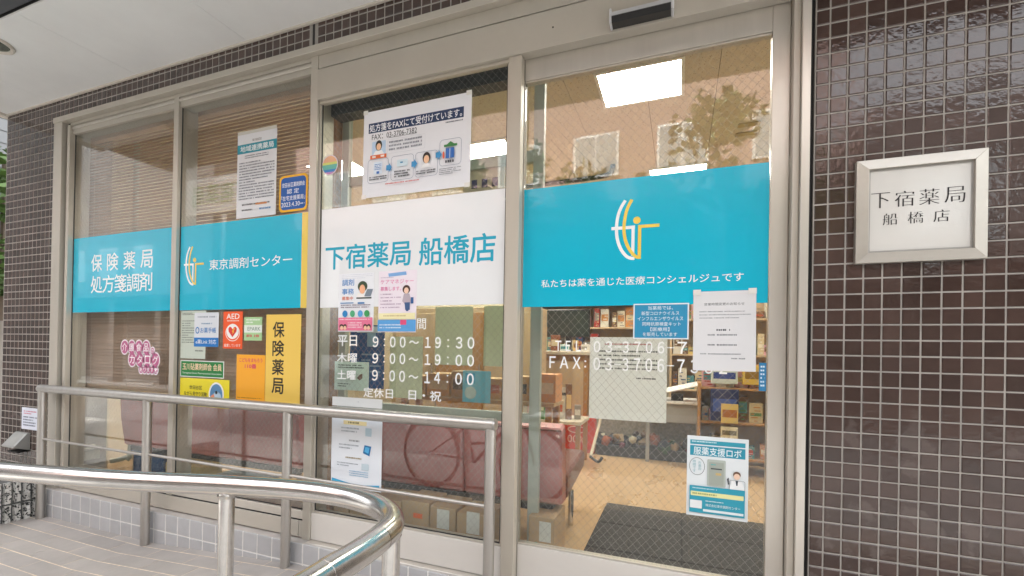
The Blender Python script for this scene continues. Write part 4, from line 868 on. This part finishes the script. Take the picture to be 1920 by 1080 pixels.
shelf_unit('orange wooden rack with cartons at the right side of the door view', .45, 2.35, .62, .34, [.14, .42, .69], .72, WOODB, 9, 'the orange rack', 1.0)
shelf_unit('tall wooden shelf of cartons at the back behind the white notice', .55, 3.2, 1.3, .3, [.25, .6, .95, 1.3], 1.6, WOODL, 13, 'the back right shelf')
def carton(label, x, y, z, w, d, h, c, c2, rot=0):
    t = thing('product_box', label, 'carton', (x, y, z)); t.rotation_euler = (0, 0, R(rot))
    obj('carton', MB().box(-w/2, w/2, -d/2, d/2, 0, h).mesh('c', bevel=.002), ink(c), t); obj('printed_band', MB().box(-w*.42, w*.42, -d/2-.0012, -d/2-.0004, h*.3, h*.7), ink(c2), t)
carton('blue banded carton on top of the orange rack', .33, 2.24, .721, .19, .12, .13, '#c8d0c8', '#24408c'); carton('gold carton on top of the orange rack', .56, 2.25, .721, .20, .14, .15, '#d8b44c', '#8a6a20')
carton('navy carton hanging at the front of the orange rack', .33, 2.15, .43, .20, .03, .25, '#1c2c5c', '#3c58a0'); carton('cream price card on the front of the orange rack', .365, 2.125, .30, .12, .008, .09, '#ded4b4', '#6c644c'); carton('yellow leaflet card above the cream price card', .365, 2.12, .42, .12, .008, .15, '#d8bc70', '#a86a3c')
carton('green banner carton at the right edge of the doorway', .66, 2.0, .15, .06, .06, .55, '#5a9c3c', '#8cc45c')
PILE = [('yellow medicine carton', '#d8b03c', '#7c5c1c'), ('white pump bottle carton', '#dcdcd4', '#5a94b0'), ('pink slim carton', '#d89aa4', '#f0e0e0'), ('green herbal carton', '#5c8c48', '#d0dcb0'), ('cream thermometer carton', '#d6c8a4', '#8c5434'), ('teal wipes carton', '#3c8c94', '#d4e4e4'), ('brown tonic carton', '#7a5436', '#d8b880'), ('grey mask carton', '#9c9890', '#e4e0d8')]
rn = random.Random(77)
for k, (nm, c_, c2_) in enumerate(PILE):
    carton(f'{nm} among the clutter on the low wooden table', -1.32+k*.072, 2.0+rn.uniform(-.08, .12), .381, rn.uniform(.05, .09), rn.uniform(.05, .09), rn.uniform(.10, .30), c_, c2_, rn.gauss(0, 9))
    carton(f'{nm} among the clutter on the reception counter', -1.60+k*.10+rn.uniform(-.02, .02), 2.66+rn.uniform(0, .05), .961, rn.uniform(.05, .09), .06, rn.uniform(.06, .16), c2_, c_, rn.gauss(0, 9))
cs = thing('paper_stand', 'cream leaflet card standing beside the bench end', 'card stand', (-.965, 2.0, .38)); obj('card', MB().box(-.085, .085, 0, .006, 0, .27), ink('#d6ccb8'), cs); obj('print', MB().box(-.06, .03, -.0012, -.0004, .06, .12), ink('#d8683c'), cs); obj('heading', MB().box(-.065, .065, -.0012, -.0004, .20, .225), ink('#4c4c4c'), cs)
tb2 = thing('side_table', 'low wooden table carrying the leaflet card', 'table', (-1.05, 2.05, 0)); obj('table_top', MB().box(-.3, .3, -.16, .2, .35, .38).mesh('t', bevel=.004), mat('cream_top'), tb2)
for sx in (-.27, .27):
    for sy in (-.13, .17): obj('leg', MB().box(sx-.018, sx+.018, sy-.018, sy+.018, 0, .3495), WOODB, tb2)
rbg = thing('shopping_bag', 'red carrier bag with white print on the floor beyond the bench end', 'bag', (-.90, 2.55, 0)); obj('bag', MB().prism([(-.16, -.07, 0), (.16, -.07, 0), (.15, .07, 0), (-.15, .07, 0)], (0, .01, .33)).mesh('b', bevel=.006), mat('red_bag', (.62, .045, .02), .45), rbg)
text_in('lettering', '00%', -.10, .09, .07, .16, -.0745, ink('#f0c8b8'), rbg, .0); obj('print_arc', ring(ell(-.10, .18, .08, .25, -.0745), ell(-.09, .19, .07, .24, -.0745)), ink('#f0c8b8'), rbg)
tbn = thing('toy_bin', 'low dark bin heaped with small dark red and brown toys on the floor', 'toy bin', (-.30, 2.56, 0))
obj('bin', MB().box(-.42, .40, -.10, .10, 0, .10).mesh('bin', bevel=.008), mat('bin_dark', (.03, .03, .03), .7), tbn)
rn = random.Random(21); TC = ['#6c2a26', '#3c3028', '#8a4a2c', '#2c3440', '#3c5a3c', '#a08a6c', '#5c2030', '#282428', '#7c6040', '#b0a890']
for k in range(46):
    x = rn.uniform(-.40, .38); y = rn.uniform(-.09, .08); z = .10+rn.uniform(0, .11)*(1-abs(x)*1.2); r_ = rn.uniform(.022, .05); c_ = rn.choice(TC)
    if k % 3:
        bm = bmesh.new(); bmesh.ops.create_icosphere(bm, subdivisions=1, radius=r_)
        for v_ in bm.verts: v_.co *= 1+rn.uniform(-.25, .25)
        me = bpy.data.meshes.new('toy'); bm.to_mesh(me); bm.free(); me.polygons.foreach_set('use_smooth', [True]*len(me.polygons))
    else: me = MB().box(-r_, r_, -r_*.8, r_*.8, -r_*.7, r_*.7).mesh('toy', bevel=.004)
    obj('toy', me, mat('toy_'+c_, c_, .8, noise=(60, .3)), tbn, (x, y, z), (rn.uniform(-1, 1), rn.uniform(-1, 1), rn.uniform(-3, 3)))
tb3 = thing('toy_shelf', 'low stone-coloured bench with toys at the back of the room', 'bench', (-.35, 2.85, 0)); obj('body', MB().box(-.5, .5, -.12, .12, 0, .34).mesh('b', bevel=.01), mat('stone_fabric', (.34, .30, .24), .9, noise=(50, .35)), tb3)
wt2 = thing('worktable', 'grey worktable with a white curved tray left of the orange rack', 'table', (-.02, 2.5, 0)); obj('table_top', MB().box(-.28, .22, -.15, .2, .52, .545).mesh('t', bevel=.004), WHITE, wt2); obj('apron', MB().box(-.26, .2, -.13, .18, .36, .5195), mat('grey_panel', (.35, .35, .34), .5), wt2)
for sx in (-.24, .18):
    for sy in (-.11, .16): obj('leg', MB().box(sx-.015, sx+.015, sy-.015, sy+.015, 0, .3595), mat('grey_panel'), wt2)
ty = thing('tray', 'white sloping tray on the grey worktable', 'tray', (-.02, 2.42, .546)); obj('tray_body', MB().prism([(-.25, -.08, .02), (.18, -.1, .14), (.18, .1, .16), (-.2, .12, .06)], (0, 0, .012)).mesh('t', bevel=.003), WHITE, ty); obj('support', MB().box(-.05, .05, -.02, .05, 0, .06), BLK, ty)
sh = thing('slipper', 'navy slipper on a pale tray at the right edge of the mat', 'slipper', (.57, 1.32, .012)); obj('sole', MB().prism([(-.045, -.12, 0), (.045, -.12, 0), (.05, .05, 0), (.03, .12, 0), (-.03, .12, 0), (-.05, .05, 0)], (0, 0, .015)).mesh('s', bevel=.004), mat('pale_sole', (.5, .45, .36), .7), sh); obj('upper', MB().prism([(-.045, 0, .0155), (.045, 0, .0155), (.03, .11, .0155), (-.03, .11, .0155)], (0, .0, .05)).mesh('u', bevel=.015), mat('navy_cloth', (.02, .035, .07), .8), sh)
# goods on top of the screen rail level: mask boxes on a table behind the screen
tb4 = thing('display_table', 'display table behind the inner screen carrying mask cartons', 'table', (-1.2, .95, 0)); obj('table_top', MB().box(-.6, .5, -.1, .14, .62, .645).mesh('t', bevel=.003), WOODL, tb4)
for sx in (-.56, .46):
    for sy in (-.07, .11): obj('leg', MB().box(sx-.018, sx+.018, sy-.018, sy+.018, 0, .6195), WOODB, tb4)
for k, (x, c, c2, nm) in enumerate(((-1.68, '#c89c68', '#8c5c34', 'tan'), (-1.50, '#d8b080', '#e0d0b0', 'pale tan'), (-1.32, '#c4a47c', '#6c6458', 'brown-grey'), (-1.13, '#d0a878', '#c07050', 'orange-tan'), (-.95, '#c8a070', '#404850', 'dark-printed tan'), (-.78, '#d89c6c', '#e0c8a8', 'peach'))):
    carton(f'{nm} face-mask carton, number {["one","two","three","four","five","six"][k]} from the left on the display table', x, .95, .646, .165, .16, .13+.02*(k % 3), c, c2)
wd = thing('wardrobe_shelf', 'wooden cupboard behind the inner screen seen through the sidelight', 'cupboard', (-1.9, 2.2, 0)); obj('body', MB().box(-.8, .7, -.15, .2, 0, 1.35).mesh('b', bevel=.004), WOODL, wd)
for k in range(3):
    d_ = obj('door', MB().box(-.79+k*.5, -.30+k*.5, -.165, -.1505, .05, 1.3).mesh('d', bevel=.003), WOODB if k == 1 else WOODL, wd); obj('handle', MB().box(-.34+k*.5, -.325+k*.5, -.18, -.1655, .7, .82).mesh('h', bevel=.002), CHROME, d_)

# ================================================================== STREET SIDE (seen in reflections)
PINK = mat('pink_render', (.40, .27, .24), .85, noise=(2, .06)); GLZ = mat('window_glass_far', (.32, .36, .38), .08)
def facade(label, x0, x1, y, z1, m, wins, base_h, base_m, depth=5):
    t = thing('opposite_building', label, 'building', ((x0+x1)/2, y, -.45)); xc = t.location[0]
    obj('wall', MB().box(x0-xc, x1-xc, -depth, 0, base_h+.45, z1+.45), m, t)
    obj('ground_floor', MB().box(x0-xc+.3, x1-xc-.3, -depth, -1.4, 0, base_h+.45), base_m, t)
    for k in range(int((x1-x0)/2.5)+1):
        px = min(x0+.3+k*2.5, x1-.5)-xc; obj('pillar', MB().box(px, px+.3, -.35, -.05, 0, base_h+.4495), base_m, t)
    for (wx, wz, ww, wh) in wins:
        f = obj('window', MB().box(wx-xc, wx+ww-xc, .001, .05, wz+.45, wz+wh+.45), WHITE, t)
        obj('pane', MB().box(wx+.05-xc, wx+ww/2-.02-xc, .051, .056, wz+.5, wz+wh+.4), GLZ, f); obj('pane', MB().box(wx+ww/2+.02-xc, wx+ww-.05-xc, .051, .056, wz+.5, wz+wh+.4), GLZ, f)
    return t
DKB = mat('dark_base', (.07, .06, .055), .8)
facade('pink rendered building across the street with white windows', -9.9, 2.6, -7.6, 6.4, PINK, [(-9.0+k*1.7, 4.6, .95, .9) for k in range(7)], 4.1, DKB)
facade('low dark brown building across the street opposite the tiled wall', 2.9, 14, -7.6, 5.3, mat('brown_render', (.09, .075, .07), .7, noise=(2, .05)), [(3.5+k*1.9, 3.0, 1.0, 1.0) for k in range(5)], 2.5, DKB)  # height and dark tone shaped to leave a bright sky band in tile reflections
facade('enlarged dark grey tiled building further left across the street', -52, -13.9, -8.2, 10, mat('dark_grey_render', (.10, .095, .095), .7, noise=(2, .05)), [(-50+k*1.9, 3.2, 1.0, 1.1) for k in range(18)], 2.6, DKB)  # lengthened, raised and darkened to keep bright sky off the pillar's reflection
def tree(label, x, y, z0, h, rad, seed, n=1500, leaf=(.07, .13, .03)):
    t = thing('street_tree', label, 'tree', (x, y, z0)); rn = random.Random(seed)
    tips = []
    obj('trunk', MB().tube([(0, 0, 0), (.04, .02, h*.3), (-.03, .05, h*.6), (0, 0, h*.85)], [.11, .09, .06, .03], 10).mesh('trunk', True), mat('bark', (.10, .075, .055), .9, noise=(12, .3)), t)
    for k in range(9):
        a = rn.uniform(0, 6.28); zb = h*rn.uniform(.4, .75); q = rad*rn.uniform(.55, .95); e = (q*math.cos(a), q*math.sin(a), zb+rad*rn.uniform(.2, .7)); tips.append(e)
        obj('limb', MB().tube([(0, 0, zb), (e[0]*.5, e[1]*.5, zb+(e[2]-zb)*.6), e], [.045, .03, .012], 6).mesh('limb', True), mat('bark'), t)
    tips.append((0, 0, h))
    mb = MB()
    cl = [(tx+rn.gauss(0, .12), ty+rn.gauss(0, .12), tz+rn.gauss(0, .12), rn.uniform(.25, .55)*rad*.6) for tx, ty, tz in tips for _ in range(3)]
    for _ in range(n):
        c = rn.choice(cl); d = Vector((rn.gauss(0, 1), rn.gauss(0, 1), rn.gauss(0, .8))).normalized()*c[3]*rn.random()**.4; p = Vector(c[:3])+d
        a = Vector((rn.gauss(0, 1), rn.gauss(0, 1), rn.gauss(0, .5))).normalized()*rn.uniform(.05, .10); b = a.orthogonal().normalized()*a.length*.45
        mb.poly([p-a, p+b, p+a, p-b])
    obj('crown', mb.mesh('crown'), mat('leaf_%d' % seed, leaf, .6, rnd=.4), t)
tree('leafy street tree opposite the sliding door', .6, -5.6, -.45, 5.0, 1.5, 5, 2600)
tree('leafy street tree opposite the sidelight', -2.6, -5.8, -.45, 4.8, 1.4, 6, 2400)
tree('leafy street tree opposite the tiled wall', 7.5, -5.4, -.45, 4.9, 1.4, 8, 1600)
sb = thing('street_signboard', 'white street signboard with green characters facing the shop', 'sign', (-6.5, -3.0, -.45))
obj('pole', MB().tube([(0, -.05, 0), (0, -.05, 3.4)], .04, 12).mesh('pole', True), STEEL, sb); obj('board', MB().box(-.75, .75, -.03, .03, 3.40, 3.95).mesh('b', bevel=.008), WHITE, sb)
v, f = text_mesh('下宿薬局', 0)
mnx = min(p[0] for p in v); mxx = max(p[0] for p in v); mnz = min(p[1] for p in v); mxz = max(p[1] for p in v)
me = bpy.data.meshes.new('lettering'); me.from_pydata([(.6-(p[0]-mnx)/(mxx-mnx)*1.2, .0312, 3.52+(p[1]-mnz)/(mxz-mnz)*.32) for p in v], [], f); obj('lettering', me, ink('#2f8a4c'), sb)
# parked bicycle
bc = thing('bicycle', 'city bicycle parked on the pavement, reflected in the lower glass', 'bicycle', (-1.75, -2.05, -.40)); bc.rotation_euler = (0, 0, R(6))
RUB = mat('tyre_rubber', (.02, .02, .02), .8); FRM = mat('bike_paint', (.25, .03, .03), .3)
for wx in (-.55, .55):
    wh = obj('wheel_rim', MB().tube([(wx+.31*math.cos(2*math.pi*i/40), 0, .335+.31*math.sin(2*math.pi*i/40)) for i in range(40)], .010, 6, closed=True).mesh('rim', True), CHROME, bc)
    obj('tyre', MB().tube([(wx+.325*math.cos(2*math.pi*i/40), 0, .335+.325*math.sin(2*math.pi*i/40)) for i in range(40)], .017, 8, closed=True).mesh('tyre', True), RUB, wh)
    mb = MB()
    for i in range(18): a = 2*math.pi*i/18; mb.tube([(wx, .02*(-1)**i, .335), (wx+.30*math.cos(a), 0, .335+.30*math.sin(a))], .0013, 4)
    obj('spokes', mb, CHROME, wh)
    obj('mudguard', MB().tube([(wx+.355*math.cos(a), 0, .335+.355*math.sin(a)) for a in [R(20+14*i) for i in range(11)]], .018, 6).mesh('guard', True), CHROME, bc)
for nm, p, r_ in (('down_tube', [(.42, 0, .80), (-.05, 0, .30)], .017), ('top_tube', [(.40, 0, .72), (.1, 0, .50), (-.12, 0, .46)], .015), ('seat_tube', [(-.05, 0, .30), (-.20, 0, .82)], .015), ('chain_stay', [(-.05, 0, .30), (-.55, 0, .335)], .010), ('seat_stay', [(-.15, 0, .62), (-.55, 0, .335)], .009), ('fork', [(.42, 0, .80), (.47, 0, .62), (.55, 0, .335)], .013), ('stem', [(.42, 0, .80), (.38, 0, 1.0)], .013)):
    obj(nm, MB().tube(p, r_, 10).mesh(nm, True), FRM, bc)
obj('handlebar', MB().tube(arc_pts([(.20, -.27, .98), (.33, -.22, 1.02), (.38, 0, 1.0), (.33, .22, 1.02), (.20, .27, .98)], 4), .012, 8).mesh('bar', True), CHROME, bc)
obj('saddle', MB().prism([(-.34, -.09, .84), (-.34, .09, .84), (-.20, .06, .85), (-.06, .02, .85), (-.06, -.02, .85), (-.20, -.06, .85)], (0, 0, .05)).mesh('saddle', bevel=.015), BLK, bc)
bsk = MB()
for k in range(9): q = -.16+.04*k; bsk.tube([(.50, q, .78), (.48, q*1.1, 1.0)], .0025, 4).tube([(.78, q, .80), (.82, q*1.1, 1.0)], .0025, 4).tube([(.50, q, .78), (.78, q, .80)], .0025, 4)
for z in (.80, .87, .94, 1.0): bsk.tube([(.49, -.17, z), (.80, -.17, z), (.80, .17, z), (.49, .17, z)], .003, 4, closed=True)
obj('basket', bsk, CHROME, bc)
# neighbour and greenery at the far left edge
nb = thing('neighbour_building', 'grey tiled neighbouring building glimpsed beyond the left pillar', 'building', (-9.0, 3.0, -.45))
obj('wall', MB().box(-1, 1, -5, 6, 0, 9), mat('grey_tile_far', (.15, .155, .155), .5), nb)
GRT = mat('grey_tile_piece', (.13, .135, .14), .35, rnd=.1); mb = MB()
for k in range(56): 
    for j in range(12): mb.box(1.002, 1.012, -3.9+j*.33, -3.59+j*.33, .02+k*.155, .16+k*.155)
o = obj('tile_field', mb, GRT, nb); o['kind'] = 'stuff'
gw = tag(obj('garden_wall', MB().box(-7.9, -7.7, .4, 4, -.45, 1.55).mesh('g', bevel=.01), mat('concrete_wall', (.24, .22, .20), .85, noise=(5, .2))), 'brown-grey garden wall beyond the left pillar', 'wall')
def shrub(label, x, y, z, r, seed):
    t = thing('shrub', label, 'shrub', (x, y, z)); rn = random.Random(seed); mb = MB()
    for _ in range(700):
        d = Vector((rn.gauss(0, 1), rn.gauss(0, 1), rn.gauss(0, 1))).normalized()*r*rn.random()**.45; d.z = abs(d.z)*1.2; a = Vector((rn.gauss(0, 1), rn.gauss(0, 1), rn.gauss(0, .6))).normalized()*.07; b = a.orthogonal().normalized()*.03
        mb.poly([d-a, d+b, d+a, d-b])
    obj('foliage', mb.mesh('f'), mat('shrub_leaf', (.07, .13, .03), .5, rnd=.4), t); obj('stem', MB().tube([(0, 0, -.3), (0, 0, r)], .03, 6), mat('bark'), t)
shrub('bright green shrub behind the garden wall at the left edge', -7.5, 1.1, 1.5, .6, 1); shrub('taller green shrub above the garden wall at the left edge', -7.6, 1.15, 2.4, .7, 2)
